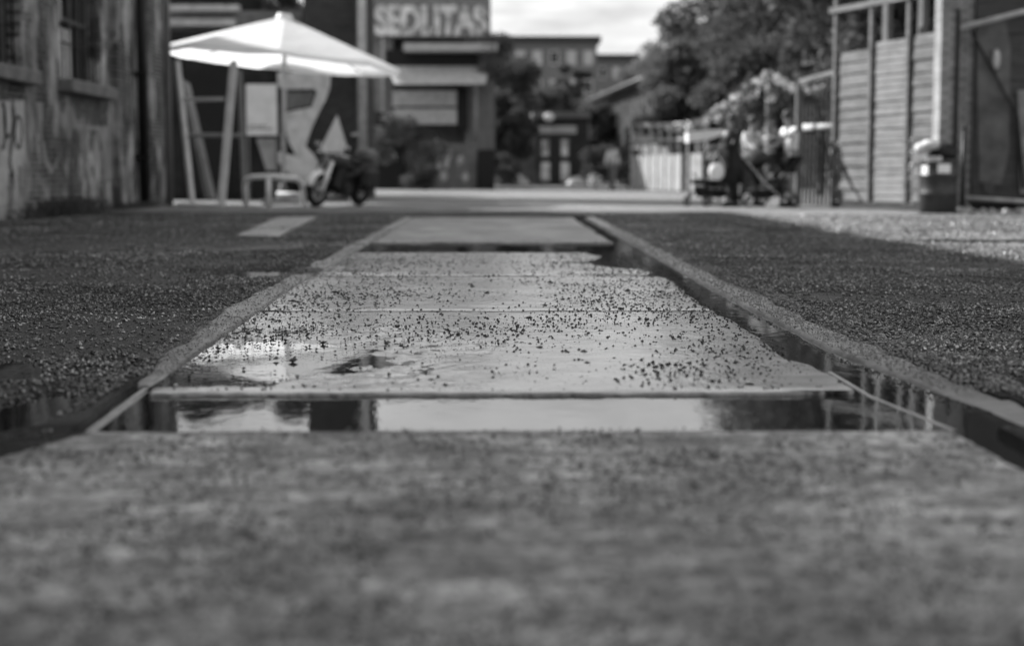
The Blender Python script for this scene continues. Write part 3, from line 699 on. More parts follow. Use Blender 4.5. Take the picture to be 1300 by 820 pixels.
# ------------------------------------------------------------------ pale timber trestle frame left of the parasol
Yt = 26.9
tf = thing('trestle_frame', 'leaning trestle of pale timber posts and rails left of the parasol', 'frame')
def beam(mb, p, q, w=.09, d=.07):
    p, q = Vector(p), Vector(q); dz = q - p; L = dz.length; mid = (p + q) / 2
    rot = Vector((0, 0, 1)).rotation_difference(dz.normalized()).to_matrix()
    h = [(x * w / 2, y * d / 2, z * L / 2) for x in (-1, 1) for y in (-1, 1) for z in (-1, 1)]
    mb.add([mid + rot @ Vector(v) for v in h], [(0, 1, 3, 2), (4, 6, 7, 5), (0, 4, 5, 1), (2, 3, 7, 6), (0, 2, 6, 4), (1, 5, 7, 3)])
def bm_(name, m, pa, pb, Y0_, Y1_, par, w=.09, d=.07):
    mb = MB(); beam(mb, at(*pa, Y0_), at(*pb, Y1_), w, d); return mb.build(name, m, par)
bm_('leg', M['paltim'], (297, 78), (281, 262), 27.6, 26.6, tf, .13); bm_('leg', M['paltim'], (225, 78), (244, 256), 28.2, 27.2, tf, .10)
bm_('base_rail', M['paltim'], (226, 260), (283, 262), 26.9, 26.55, tf, .07, .08)
bm_('rail', M['light'], (232, 127), (284, 126), 27.6, 27.5, tf, .06); bm_('rail', M['midg'], (240, 172), (310, 172), 27.6, 28.4, tf, .05)
bm_('strut', M['timber'], (304, 90), (311, 258), 28.8, 28.6, tf, .09)
lp = thing('leaning_board', 'broad grey board leaning inside the timber trestle', 'board')
bm_('board', M['timber'], (236, 104), (270, 252), 29.8, 28.9, lp, .30, .03)
bm_('edge_batten', M['midg'], (231, 104), (262, 252), 29.7, 28.8, lp, .04, .03)

# ------------------------------------------------------------------ white tubular barrier / bench beside the motorcycle
bb = thing('tubular_bench', 'low white tubular metal bench standing in front of the parasol pole', 'bench')
mb = MB(); a = at(313, 262, 26.7); z = at(313, 226, 26.7).z
P = lambda px, py, Y=26.7: at(px, py, Y)
mb.tube([P(313, 262, 27.3), P(311, 236, 27.3), P(313, 228, 27.1), P(320, 225), P(345, 224), P(378, 228), P(384, 236, 26.9), P(386, 262, 27.2)], .05, 10); mb.build('frame', M['white'], bb)
mb = MB(); mb.tube([P(341, 226), P(341, 263)], .055, 10); mb.build('leg', M['white'], bb)
mb = MB(); mb.box(((P(318, 0).x + P(380, 0).x) / 2, 27.0, z + .05), (P(380, 0).x - P(318, 0).x, .36, .035), bev=.01); mb.build('seat', M['light'], bb)
mb = MB(); mb.tube([P(352, 247, 27.6), P(400, 250, 27.4)], .06, 8); mb.build('stretcher', M['light'], bb)

# ------------------------------------------------------------------ motorcycle (local: front = +x)
mc = thing('motorcycle', 'parked dark motorcycle with chrome headlight and pale front fork leaning on its stand', 'motorcycle', (-2.98, 26.75, 0), R(226))
ln = Matrix.Rotation(R(-8), 3, 'X')
def wheel(x, r, w):
    t = MB(); t.tube([(x + (r - w / 2) * math.cos(a), 0, r + (r - w / 2) * math.sin(a)) for a in np.linspace(0, 2 * math.pi, 28, endpoint=False)], w / 2, 10, closed=True)
    o = t.build('wheel', M['rubber'], mc)
    rm = MB(); rm.tube([(x + (r - w) * math.cos(a), 0, r + (r - w) * math.sin(a)) for a in np.linspace(0, 2 * math.pi, 28, endpoint=False)], .018, 8, closed=True)
    rm.lathe([(.05, -.07), (.06, 0), (.05, .07)], (x, 0, r), 12, 'Y')
    for k in range(10):
        a = 2 * math.pi * k / 10; rm.tube([(x, 0, r), (x + (r - w) * math.cos(a), 0, r + (r - w) * math.sin(a))], .008, 5)
    rm.build('rim', M['steel'], o)
wheel(.72, .32, .12); wheel(-.72, .31, .16)
mb = MB()
for s in (-1, 1): mb.tube([(.72, s * .09, .32), (.50, s * .09, .86)], [.05, .04], 10)
mb.box((.53, 0, .80), (.09, .24, .04), ry=R(-20)); mb.build('fork', M['white'], mc)
mb = MB(); vs = []; fs = []
for i in range(11):
    a = R(15 + 130 * i / 10)
    for s, q in ((-.085, -.03), (-.05, .0), (.05, .0), (.085, -.03)): vs.append((.72 + (.35 + q) * math.cos(a), s, .32 + (.35 + q) * math.sin(a)))
for i in range(10):
    for k in range(3): fs.append((i * 4 + k, i * 4 + k + 1, i * 4 + k + 5, i * 4 + k + 4))
mb.add(vs, fs, True); o = mb.build('front_fender', M['white'], mc); sm = o.modifiers.new('s', 'SOLIDIFY'); sm.thickness = .008
mb = MB(); mb.lathe([(.04, -.12), (.085, -.06), (.10, .04), (.10, .06)], (.58, 0, .84), 18, 'X'); hl = mb.build('headlight', M['black'], mc)
mb = MB(); mb.lathe([(.096, .058), (.08, .07), (.0, .08)], (.58, 0, .84), 18, 'X'); mb.build('lens', M['chrome'], hl)
mb = MB(); mb.tube([(.36, -.38, .97), (.44, -.20, 1.0), (.47, 0, .95), (.44, .20, 1.0), (.36, .38, .97)], .015, 8)
hbar = mb.build('handlebar', M['chrome'], mc)
for s in (-1, 1): mb = MB(); mb.tube([(.36, s * .38, .97), (.33, s * .27 + s * .02, .985)], .022, 8); mb.build('grip', M['rubber'], hbar)
for s in (-1, 1):
    mb = MB(); mb.tube([(.43, s * .22, 1.0), (.42, s * .30, 1.12)], .007, 6); mb.ball((.41, s * .32, 1.13), .055, 10, (.35, 1.2, .8)); mb.build('mirror', M['chrome'], mc)
mb = MB(); mb.ball((.18, 0, .80), .24, 16, (1.35, .85, .75)); mb.build('fuel_tank', M['black'], mc)
mb = MB(); mb.ball((-.15, 0, .74), .2, 14, (1.1, .7, .38)); mb.ball((-.48, 0, .82), .2, 14, (1.0, .62, .36)); mb.build('saddle', M['rubber'], mc)
mb = MB(); mb.box((.10, 0, .42), (.34, .28, .30), bev=.05); mb.lathe([(.11, -.22), (.12, 0), (.11, .22)], (.0, 0, .36), 16, 'Y')
for i in range(6): mb.box((.20, 0, .40 + i * .04), (.26, .34, .012), ry=R(-15))
mb.build('engine', M['dark'], mc)
mb = MB(); mb.tube([(.46, 0, .88), (.30, 0, .70), (.30, 0, .30), (-.10, 0, .22), (-.35, 0, .55)], .03, 8); mb.tube([(.40, 0, .86), (-.1, 0, .66), (-.6, 0, .70)], .025, 8)
for s in (-1, 1): mb.tube([(-.25, s * .12, .35), (-.72, s * .12, .31)], .025, 8); mb.tube([(-.55, s * .13, .70), (-.70, s * .13, .34)], .03, 8)
mb.build('frame', M['black'], mc)
mb = MB(); mb.box((.28, 0, .55), (.22, .46, .52), ry=R(-18), bev=.08); mb.box((-.2, 0, .5), (.7, .30, .36), bev=.08); mb.build('fairing', M['black'], mc)
mb = MB(); mb.tube([(.28, -.12, .34), (.15, -.18, .16), (-.3, -.2, .2), (-.85, -.22, .32)], [.03, .03, .05, .055], 10); mb.build('exhaust', M['chrome'], mc)
for s in (-1, 1):
    mb = MB(); mb.box((-.55, s * .27, .58), (.50, .24, .42), bev=.08); mb.build('pannier', M['dark'], mc)
mb = MB(); mb.box((-.82, 0, .98), (.34, .40, .24), bev=.07); mb.build('top_case', M['midg'], mc)
mb = MB(); mb.box((-.96, 0, .70), (.06, .2, .08), bev=.02); mb.build('tail_light', M['light'], mc)
mb = MB(); mb.tube([(-.05, .12, .3), (-.02, .36, .02)], .014, 6); mb.build('side_stand', M['chrome'], mc)
mb = MB(); vs = []; fs = []
for i in range(7):
    a = R(50 + 110 * i / 6)
    for s in (-.1, .1): vs.append((-.72 + .36 * math.cos(a), s, .31 + .36 * math.sin(a)))
for i in range(6): fs.append((2 * i, 2 * i + 1, 2 * i + 3, 2 * i + 2))
mb.add(vs, fs, True); o = mb.build('rear_fender', M['black'], mc); o.modifiers.new('s', 'SOLIDIFY').thickness = .01
mc.rotation_euler = (Matrix.Rotation(R(243), 3, 'Z') @ Matrix.Rotation(R(-9), 3, 'X')).to_euler()

# ------------------------------------------------------------------ lettered block
Yb = 56.0
bl = thing('lettered_block', 'tall grey block with big white painted letters over a dark porch', 'building')
w = MB(); quadbox(w, 440, 622, -26, 48, Yb, 8); quadbox(w, 440, 500, 48, 240, Yb + .3, 8, 0); quadbox(w, 590, 628, 48, 240, Yb + .3, 7, 0); quadbox(w, 500, 590, 48, 110, Yb + 1.6, 6); quadbox(w, 500, 590, 158, 240, Yb + 1.6, 6, 0); w.build('wall', M['blockw'], bl)
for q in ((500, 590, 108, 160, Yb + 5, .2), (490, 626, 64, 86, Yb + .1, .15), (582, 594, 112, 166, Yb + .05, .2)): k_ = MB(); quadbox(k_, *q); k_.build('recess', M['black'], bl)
l_ = MB(); quadbox(l_, 512, 632, 55, 65, Yb - 1.0, 1.0); l_.build('fascia', M['light'], bl)
a0, a1 = at(492, 86, Yb - .4), at(622, 86, Yb - .4); b0, b1 = at(502, 108, Yb - 1.6), at(616, 107, Yb - 1.6)
aw = MB(); aw.prism([a0, a1, b1, b0], (0, .05, .06)); aw.build('awning', M['light'], bl)
wp = MB(); quadbox(wp, 498, 580, 115, 135, Yb - .05, .3); quadbox(wp, 500, 580, 138, 158, Yb - .02, .3); wp.build('shutter', M['offw'], bl)
w2 = MB(); wallpoly(w2, [(470, 140), (500, 146), (555, 168), (562, 178), (470, 176)], Yb - 2.6, .1); w2.build('canopy', M['dark'], bl)
g2 = MB(); quadbox(g2, 548, 604, 182, 238, Yb - 1.4, .3, 0); g2.build('painted_wall', M['midg'], bl)
g3 = MB()
for i in range(9):
    cx = 556 + random.uniform(0, 40); cy = 190 + random.uniform(0, 36); pts = [at(cx + random.uniform(2, 6) * math.cos(a), cy + random.uniform(4, 10) * math.sin(a), Yb - 1.42 - i * .003) for a in np.linspace(0, 6.28, 7)[:-1]]
    g3 = MB(); g3.prism(pts, (0, .002, 0)); g3.build('graffiti', M['light'], bl)
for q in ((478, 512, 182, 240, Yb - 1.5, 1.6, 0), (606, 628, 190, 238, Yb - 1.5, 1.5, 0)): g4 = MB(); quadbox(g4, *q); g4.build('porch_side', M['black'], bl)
cu = bpy.data.curves.new('painted_letters', 'FONT'); cu.body = 'SEDLITAS'; cu.size = 1.42; cu.extrude = .02; cu.offset = .075; cu.space_character = .92
to = bpy.data.objects.new('painted_letters', cu); C.objects.link(to); to.parent = bl; p = at(476, 43, Yb - .03); to.location = p; to.rotation_euler = (R(90), 0, 0); to.scale = (.785, 1.04, 1); cu.materials.append(M['worn'])
bpy.context.view_layer.update(); me_ = bpy.data.meshes.new_from_object(to.evaluated_get(bpy.context.evaluated_depsgraph_get())); mw_ = (to.location.copy(), to.rotation_euler.copy(), to.scale.copy()); bpy.data.objects.remove(to)
to = bpy.data.objects.new('painted_letters', me_); C.objects.link(to); to.parent = bl; to.location, to.rotation_euler, to.scale = mw_
if not me_.materials: me_.materials.append(M['offw'])

for px, py0, py1 in ((486, 50, 175), (604, 88, 180)):
    w = MB(); a_, b_ = at(px, py0, Yb - .1), at(px, py1, Yb - .1); w.tube([a_, b_], .06, 8); w.build('downpipe', M['light'], bl)
iv = thing('ivy', 'ragged ivy hanging down the right corner of the lettered block', 'ivy')
c_ = [(at(random.uniform(612, 640), random.uniform(52, 120), Yb - .6), random.uniform(.25, .55)) for i in range(20)] + [(at(random.uniform(465, 520), random.uniform(150, 200), Yb - 2.9), random.uniform(.2, .45)) for i in range(14)]
leafcloud('foliage', c_, 7000, .07, M['leafl'], iv)

# ------------------------------------------------------------------ distance: apartment blocks, kiosk, cars
def apartment(label, px0, px1, py, Y, rows, cols):
    a = thing('apartment_block', label, 'building', group='far apartment blocks'); w = MB(); x0, x1, _, zt = quadbox(w, px0, px1, py, 230, Y, 12, 0); w.build('wall', M['midg'], a)
    r = MB(); r.box(((x0 + x1) / 2, Y + 5.7, zt + .3), (x1 - x0 + .8, 12.6, .6)); r.build('roof', M['dark'], a)
    ww = (x1 - x0) / cols
    for i in range(rows):
        for j in range(cols):
            m = MB(); m.box((x0 + ww * (j + .5), Y - .03, zt - 1.6 - i * 3.0), (ww * .55, .06, 1.5)); f = m.build('window', M['light'], a)
            q = MB(); q.box((x0 + ww * (j + .5), Y - .07, zt - 1.6 - i * 3.0), (ww * .4, .02, 1.2)); q.build('pane', M['glass'] if (i + j) % 3 == 0 else M['light'], f)
apartment('wide far apartment block with a row of pale windows under its flat roof', 628, 757, 54, 150, 4, 6)
apartment('lower far apartment block at the left of the tree row', 757, 806, 76, 175, 3, 3)
kk = thing('kiosk', 'small dark kiosk at the far end of the yard with pale sign band', 'kiosk')
w = MB(); quadbox(w, 680, 746, 150, 235, 70, 4, 0); w.build('wall', M['dark'], kk)
w = MB(); quadbox(w, 676, 750, 142, 150, 69.8, 4.6); w.build('roof', M['midg'], kk)
w = MB(); quadbox(w, 682, 732, 160, 170, 69.9, .08); w.build('sign_band', M['light'], kk)
w = MB(); x, z = XZ(697, 149, 69.5); w.ball((x, 69.6, z), .2, 12, (1.3, .5, 1)); w.build('lamp', M['white'], kk)
for px in (692, 717):
    w = MB(); quadbox(w, px - 6, px + 6, 176, 200, 69.93, .05); f = w.build('window', M['midg'], kk)
    w = MB(); quadbox(w, px - 4, px + 4, 178, 198, 69.9, .02); w.build('pane', M['worn'], f)
for px in (692, 717):
    w = MB(); quadbox(w, px - 5, px + 6, 206, 230, 69.9, .06); w.build('poster', M['worn'], kk)
sh = thing('side_shed', 'dark shed with gently sloping roof left of the kiosk', 'shed')
w = MB(); quadbox(w, 628, 678, 165, 235, 72, 4, 0); w.build('wall', M['midg'], sh)
w = MB(); w.prism([at(622, 168, 71.6), at(680, 152, 71.6), at(680, 146, 71.6), at(622, 162, 71.6)], (0, 4.5, 0)); w.build('roof', M['black'], sh)
for i, px in enumerate((640, 656)):
    w = MB(); quadbox(w, px - 4, px + 4, 185, 228, 71.95, .05); w.build('door', M['dark'], sh)
def heap(label, px, Y, w, h, tiltx):
    x, _ = XZ(px, 200, Y); t = thing('covered_heap', label, 'heap', (x, Y, 0)); b = MB(); n = 18
    vs = []; fs = []
    for j in range(7):
        ph = math.pi / 2 * j / 6
        for k in range(n):
            a = 2 * math.pi * k / n; q = 1 + random.uniform(-.08, .08)
            vs.append((w * math.cos(a) * math.cos(ph) * q, w * .7 * math.sin(a) * math.cos(ph) * q, max(0, h * math.sin(ph) * q + tiltx * math.cos(a) * math.cos(ph) * math.sin(ph))))
    for j in range(6):
        for k in range(n):
            l = (k + 1) % n; fs.append((j * n + k, j * n + l, (j + 1) * n + l, (j + 1) * n + k))
    b.add(vs, fs, True); b.build('tarpaulin', M['offw'], t)
    b = MB(); b.tube([(w * 1.02 * math.cos(a), w * .72 * math.sin(a), .03) for a in np.linspace(0, 6.28, 14, endpoint=False)], .05, 6, closed=True); b.build('weight_rope', M['dark'], t)
heap('low pale tarpaulin heap below the shed left of the kiosk', 661, 68, .5, .5, -.2); heap('low pale tarpaulin heap at the right foot of the kiosk', 733, 69, .55, .45, .0)

# ------------------------------------------------------------------ long shed on the right
ls = thing('long_shed', 'long plank shed with dark eaves running back along the right side', 'building')
p0, p1 = at(755, 132, 90), at(868, 89, 60); d = Vector((p1.x - p0.x, p1.y - p0.y, 0)).normalized(); nrm = Vector((d.y * -1, d.x, 0)); 
if nrm.x < 0: nrm = -nrm
zt = 5.0
w = MB(); w.prism([(p0.x, p0.y, 0), (p0.x, p0.y, zt), (p1.x, p1.y, zt), (p1.x, p1.y, 0)], nrm * 6); w.build('wall', M['dboards'], ls)
r = MB(); e = nrm * -.5
r.prism([Vector((p0.x, p0.y, zt)) + e, Vector((p0.x, p0.y, zt + .22)) + e, Vector((p0.x, p0.y, zt + 1.2)) + nrm * 3, Vector((p0.x, p0.y, zt + .2)) + nrm * 6.5, Vector((p0.x, p0.y, zt)) + nrm * 6.5], Vector((p1.x - p0.x, p1.y - p0.y, 0))); r.build('roof', M['midg'], ls)
g_ = MB(); g_.tube([Vector((p0.x, p0.y, zt + .05)) + e * 1.1, Vector((p1.x, p1.y, zt + .05)) + e * 1.1], .12, 8); g_.build('gutter', M['black'], ls)
L = (p1 - p0).length
bt_ = MB()
for i in range(26): bt_.box(Vector((p0.x, p0.y, 2.5)) + d * (L * (i + .5) / 26) - nrm * .04, (.14, .1, 4.8), rz=math.atan2(d.y, d.x))
bt_.build('battens', M['midg'], ls)
for i in (1, 3, 5):
    m = MB(); c = Vector((p0.x, p0.y, 0)) + d * (L * (i + .5) / 7.2); a_ = math.atan2(d.y, d.x); m.box(c - nrm * .03 + Vector((0, 0, 2.5)), (1.5, .08, 1.3), rz=a_); f = m.build('window', M['dark'], ls)
    m = MB(); m.box(c - nrm * .08 + Vector((0, 0, 2.5)), (1.3, .02, 1.1), rz=a_); m.build('pane', M['glass'], f)
bw = MB(); c0, c1 = p0 + nrm * -.5, p1 + nrm * -.5
bw.prism([(c0.x, c0.y, 0), (c0.x, c0.y, 1.9), (c1.x, c1.y, 1.9), (c1.x, c1.y, 0)], nrm * .1); bw.build('plinth', M['midg'], ls)
# white hoarding panels
for a, b, Ya_, Yb_, n, lab in ((806, 866, 50.5, 46, 6, 'wide white hoarding panel standing before the long shed'), (874, 896, 45.6, 43.5, 2, 'narrow white hoarding panel just left of the dark-clothed person')):
    h = thing('hoarding_panel', lab, 'panel', group='white hoarding panels'); w = MB(); p, q = at(a, 200, Ya_), at(b, 200, Yb_); p.z = q.z = 0
    an_ = math.atan2(q.y - p.y, q.x - p.x); w.box((p + q) / 2 + Vector((0, 0, .64)), ((q - p).length, .05, 1.18), rz=an_); w.build('panel', M['hoard'], h)
    for k in range(n + 1): w = MB(); w.box(p.lerp(q, k / n) + Vector((-.04, -.01, .64)), (.06, .05, 1.2), rz=an_); w.build('batten', M['light'], h)
tf2 = thing('trellis_fence', 'thin pale post and rail trellis behind the white panels', 'fence')
w = MB()
for k in range(9):
    x, z = XZ(802 + k * 12, 158, 57 - k * 1.2); w.box((x, 57 - k * 1.2, z / 2), (.1, .1, z))
w.build('post', M['light'], tf2); w = MB()
for py in (160, 180): w.tube([at(802, py, 57), at(898, py - 4, 47.4)], .05, 6)
w.build('rail', M['light'], tf2)

# ------------------------------------------------------------------ garland booth
gb = thing('garland_booth', 'open wooden booth frame hung with pale round paper flowers', 'booth')
def post(mb, px, py0, Y, w=.1):
    a = at(px, py0, Y); mb.box((a.x, Y, a.z / 2), (w, w, a.z))
for px, py, Y in ((976, 92, 30), (1015, 110, 27.5), (938, 116, 34), (893, 150, 38)):
    m = MB(); post(m, px, py, Y, .09 if px != 1015 else .12); m.build('post', M['timber'] if px != 1015 else M['midg'], gb)
def garland(label, pts, n, r=.085):
    t = thing('flower_garland', label, 'garland', group='paper flower garlands'); s = MB(); P3 = [at(a, b, Y) for a, b, Y in pts]; s.tube(P3, .012, 5); s.build('string', M['midg'], t)
    ds = [0]; 
    for i in range(len(P3) - 1): ds.append(ds[-1] + (P3[i + 1] - P3[i]).length)
    for k in range(n):
        u = ds[-1] * (k + .5) / n; i = max(j for j in range(len(ds)) if ds[j] <= u); i = min(i, len(P3) - 2); q = P3[i].lerp(P3[i + 1], (u - ds[i]) / (ds[i + 1] - ds[i]))
        leafcloud('paper_flower', [(q + Vector((random.uniform(-.08, .08), random.uniform(-.06, .06), random.uniform(-.09, .06))), r * random.uniform(.7, 1.6))], random.randint(18, 46), .055, random.choice([M['white'], M['offw'], M['light'], M['light'], M['midg']]), t)
garland('long flower garland falling left from the booth peak', [(976, 90, 30), (950, 112, 32), (925, 130, 34), (900, 148, 36.5), (868, 160, 40)], 24)
garland('second flower garland sagging below the long one', [(960, 112, 31), (935, 138, 33), (910, 152, 35), (880, 164, 38), (820, 160, 46)], 20)
garland('flower garland wound down the booth middle post', [(976, 92, 29.9), (975, 130, 29.9), (976, 165, 29.9), (975, 198, 29.9)], 13, .1)
garland('flower garland dropping right from the booth peak', [(976, 90, 30), (1000, 104, 28.5), (1018, 112, 27.4), (1045, 118, 26.8)], 11)
ct = thing('white_counter', 'tilted white counter board on thin posts behind the dark-clothed person', 'counter')
w = MB(); w.prism([at(873, 168, 31), at(905, 165, 31), at(918, 164, 31), at(918, 171, 31), at(905, 176, 31), at(874, 181, 31)], (0, .5, 0)); w.build('counter_board', M['white'], ct)
w = MB()
for px in (876, 914): post(w, px, 172, 31.3, .04)
w.build('post', M['dark'], ct)

# ------------------------------------------------------------------ dark fence right of the booth
df = thing('panel_fence', 'dark plank fence with pale rail between booth and board fence', 'fence')
a, b = at(1016, 108, 28.5), at(1062, 96, 26.6); w = MB()
n = 9
for i in range(n):
    p = a.lerp(b, (i + .5) / n); w.box((p.x, p.y, p.z / 2), ((b.x - a.x) / n * .92 , .04, p.z), rz=math.atan2(b.y - a.y, b.x - a.x))
w.build('planks', M['dboards'], df)
w = MB(); w.tube([at(1018, 162, 28.2), at(1060, 161, 26.4)], .07, 6); w.build('rail', M['light'], df)
w = MB(); w.prism([at(1018, 106, 28.6), at(1062, 88, 26.4), at(1062, 95, 26.4), at(1018, 100, 28.6)], (0, .3, 0)); w.build('coping', M['midg'], df)

# ------------------------------------------------------------------ pale board fence
bf = thing('board_fence', 'tall weathered horizontal board fence with open timber frame above it', 'fence')
A = Vector((at(1060, 200, 26.0).x, 26.0, 0)); B = Vector((at(1215, 200, 22.8).x, 22.8, 0)); ang = math.atan2(B.y - A.y, B.x - A.x); FD = (B - A).normalized(); FN = Vector((FD.y, -FD.x, 0))
if FN.x > 0: FN = -FN
def fp(px):  # fence point under a pixel column
    d_ = ray(px, 220); # solve A + s*FD on ray direction in xy
    den = d_.x * FD.y - d_.y * FD.x; s = (A.x * d_.y - A.y * d_.x) / (d_.x * FD.y - d_.y * FD.x) if den else 0
    s = (d_.y * A.x - d_.x * A.y) / (d_.x * FD.y - d_.y * FD.x); return A + FD * s, s
def section(px0, px1, pitch, m, name, top, lap=.022, thk=.03):
    (p, s0), (q, s1) = fp(px0), fp(px1); mid = (p + q) / 2; L = abs(s1 - s0); w = MB(); z = .12; i = 0
    while z < top:
        w.box(mid + FN * (lap * (i % 2) * .3 + random.uniform(0, .006)) + Vector((0, 0, z + pitch / 2)), (L - .01, thk, pitch * .90), rz=ang, rx=R(-5) + random.uniform(-.01, .01), ry=random.uniform(-.006, .006)); z += pitch; i += 1
    w.build(name, m, bf)
    bk = MB(); bk.box(mid - FN * .06 + Vector((0, 0, top / 2 + .05)), (L, .02, top - .1), rz=ang); bk.build('backing', M['dark'], bf)
section(1062, 1104, .205, M['boards'], 'boards', 2.72); section(1108, 1150, .115, M['boards2'], 'slats', 2.78); section(1156, 1192, .215, M['boards'], 'boards', 2.85)
for px, h, wd in ((1061, 4.2, .07), (1106, 4.6, .07), (1153, 4.8, .08), (1193, 3.0, .05)):
    p, s = fp(px); w = MB(); w.box(p + FN * .05 + Vector((0, 0, h / 2)), (wd, .06, h), rz=ang); w.build('post', M['boards'], bf)
w = MB(); (p, s0), (q, s1) = fp(1055), fp(1156); w.box((p + q) / 2 + FN * .07 + Vector((0, 0, 3.55)), (abs(s1 - s0), .08, .10), rz=ang); w.build('top_rail', M['boards'], bf)
for px in (1070, 1113, 1162):
    p, s = fp(px); w = MB(); w.box(p - FN * .9 + Vector((0, 0, 2.2)), (.14, .12, 4.4), rz=ang); w.build('rear_post', M['timber'], bf)
w = MB(); (p, s0), (q, s1) = fp(1062), fp(1190); w.box((p + q) / 2 - FN * .9 + Vector((0, 0, 3.75)), (abs(s1 - s0), .06, .12), rz=ang); w.build('rear_rail', M['timber'], bf)
w = MB(); w.box((p + q) / 2 + FN * .04 + Vector((0, 0, .06)), (abs(s1 - s0), .1, .10), rz=ang); w.build('base_board', M['dark'], bf)

# ------------------------------------------------------------------ whitewashed pillar and dark gate wall on the far right
Yp = 22.7
pi_ = thing('brick_pillar', 'whitewashed brick pillar standing between board fence and dark wall', 'pillar')
w = MB(); quadbox(w, 1198, 1212, -80, 192, Yp, .35, 0); w.build('shaft', M['wbrick'], pi_)
w = MB(); quadbox(w, 1216, 1236, -80, 240, Yp + .25, .35, 0); w.build('return', M['wbrick'], pi_)
w = MB(); x, _ = XZ(1214, 100, Yp); w.box((x, Yp - .02, 1.6), (.05, .06, 3.2)); w.build('angle_post', M['black'], pi_)
dw = thing('dark_wall', 'dark plank gate wall with diagonal brace at the right edge', 'wall')
Yw = 22.9; w = MB(); x0 = at(1237, 100, Yw).x; x1 = x0 + 3.4; z = .14; i = 0
while z < 4.6:
    w.box(((x0 + x1) / 2, Yw + random.uniform(-.012, .012), z + .12), (x1 - x0, .04, .235)); z += .245; i += 1
w.build('planks', M['dboards'], dw); w = MB(); w.box(((x0 + x1) / 2, Yw + .06, 2.3), (x1 - x0, .02, 4.6)); w.build('backing', M['black'], dw)
for (a, b, t, bt, v) in ((1240, 1283, 30, 235, 'dark'), (1246, 1272, 118, 248, 'midg'), (1292, 1330, 115, 250, 'light')):
    w = MB(); pix = [(a, t), (b - 6, t - 3), (b, t + 30), (b - 2, bt - 40), (b - 12, bt), (a + 3, bt - 4)]; wallpoly(w, pix, Yw - .045 - (a % 7) * .004, .006); w.build('patch', mat({'dark': .10, 'midg': .085, 'light': .2}[v], .8, 0, .4, 3), dw)
w = MB(); w.tube([at(1214, 37, Yw - .2), at(1340, 5, Yw - .2)], .045, 8); w.build('top_pipe', M['light'], dw)
w = MB(); beam(w, at(1232, 38, Yw - .12), at(1292, 150, Yw - .12), .035, .03); beam(w, at(1291, 148, Yw - .12), at(1300, 240, Yw - .12), .05, .03); w.build('brace', M['black'], dw)
w = MB(); w.tube([at(1220, 251, Yw - .15), at(1330, 258, Yw - .15)], .035, 8); w.build('bottom_rail', M['light'], dw)
lm = thing('wall_lamp', 'small pale bulkhead lamp fixed high on the dark wall', 'lamp')
w = MB(); p = at(1265, 76, Yw - .13); w.ball(p, .11, 12, (.55, .6, 1.45)); w.build('cover', M['offw'], lm); w = MB(); w.box(p + Vector((0, .05, 0)), (.14, .03, .36), bev=.01); w.build('back_plate', M['midg'], lm)
for sx, sy, s in ((1262, 128, .2), (1257, 160, .14)):
    pass
rb = MB()
for i in range(60):
    x = at(1216, 262, 22).x + random.random() * 3; y = 22.3 + random.uniform(-.35, .25); r = random.uniform(.02, .07); rb.ball((x, y, r * .4), r, 6, jit=.3)
tag(rb.build('rubble', M['light']), 'pale rubble along the foot of the dark wall', kind='stuff')

# litter bin (old drum)
bx = at(1188, 200, 22.35).x
bn = thing('litter_bin', 'dark steel drum bin with pale stickers and a full bag on top', 'bin', (bx, 22.2, 0))
prof = [(.27, 0), (.29, .02), (.29, .28), (.305, .30), (.29, .32), (.29, .56), (.305, .58), (.29, .60), (.29, .80), (.30, .83), (.28, .84), (.26, .80)]
w = MB(); w.lathe(prof, n=32); w.build('drum', mat(.045, .4, .2, .4, 5), bn)
w = MB()
def sticker(mb, a0, a1, z0, z1, r=.295):
    vs = []; n = 6
    for i in range(n + 1):
        a = R(a0 + (a1 - a0) * i / n); vs += [(r * math.cos(a), r * math.sin(a), z0), (r * math.cos(a), r * math.sin(a), z1)]
    mb.add(vs, [(2 * i, 2 * i + 2, 2 * i + 3, 2 * i + 1) for i in range(n)], True)
sticker(w, 250, 290, .62, .76); sticker(w, 195, 222, .58, .74); w.build('sticker', M['white'], bn)
w = MB(); w.ball((.06, .0, .93), .26, 16, (.9, .9, .62), jit=.07); w.build('rubbish_bag', M['black'], bn)
w = MB(); sticker(w, 215, 262, .80, .88, .303); w.build('rim_band', M['offw'], bn)
bg = MB(); bg.ball((bx - .17, 22.1, 1.05), .12, 12, (1.3, 1, .65), jit=.15); bg.ball((bx - .30, 22.12, 1.0), .10, 12, (1.0, 1, .9), jit=.15)
tag(bg.build('carrier_bag', M['offw']), 'crumpled white carrier bag lying on the litter bin', 'bag')
bg2 = thing('side_post', 'thin black post standing right of the litter bin', 'post', (bx + .42, 22.3, 0)); w = MB(); w.tube([(0, 0, 0), (0, 0, 1.3)], .035, 8); w.ball((0, 0, 1.32), .045, 8); w.build('shaft', M['black'], bg2)
w = MB(); w.box((0, 0, .02), (.34, .24, .04), bev=.01); w.build('base', M['black'], bg2)

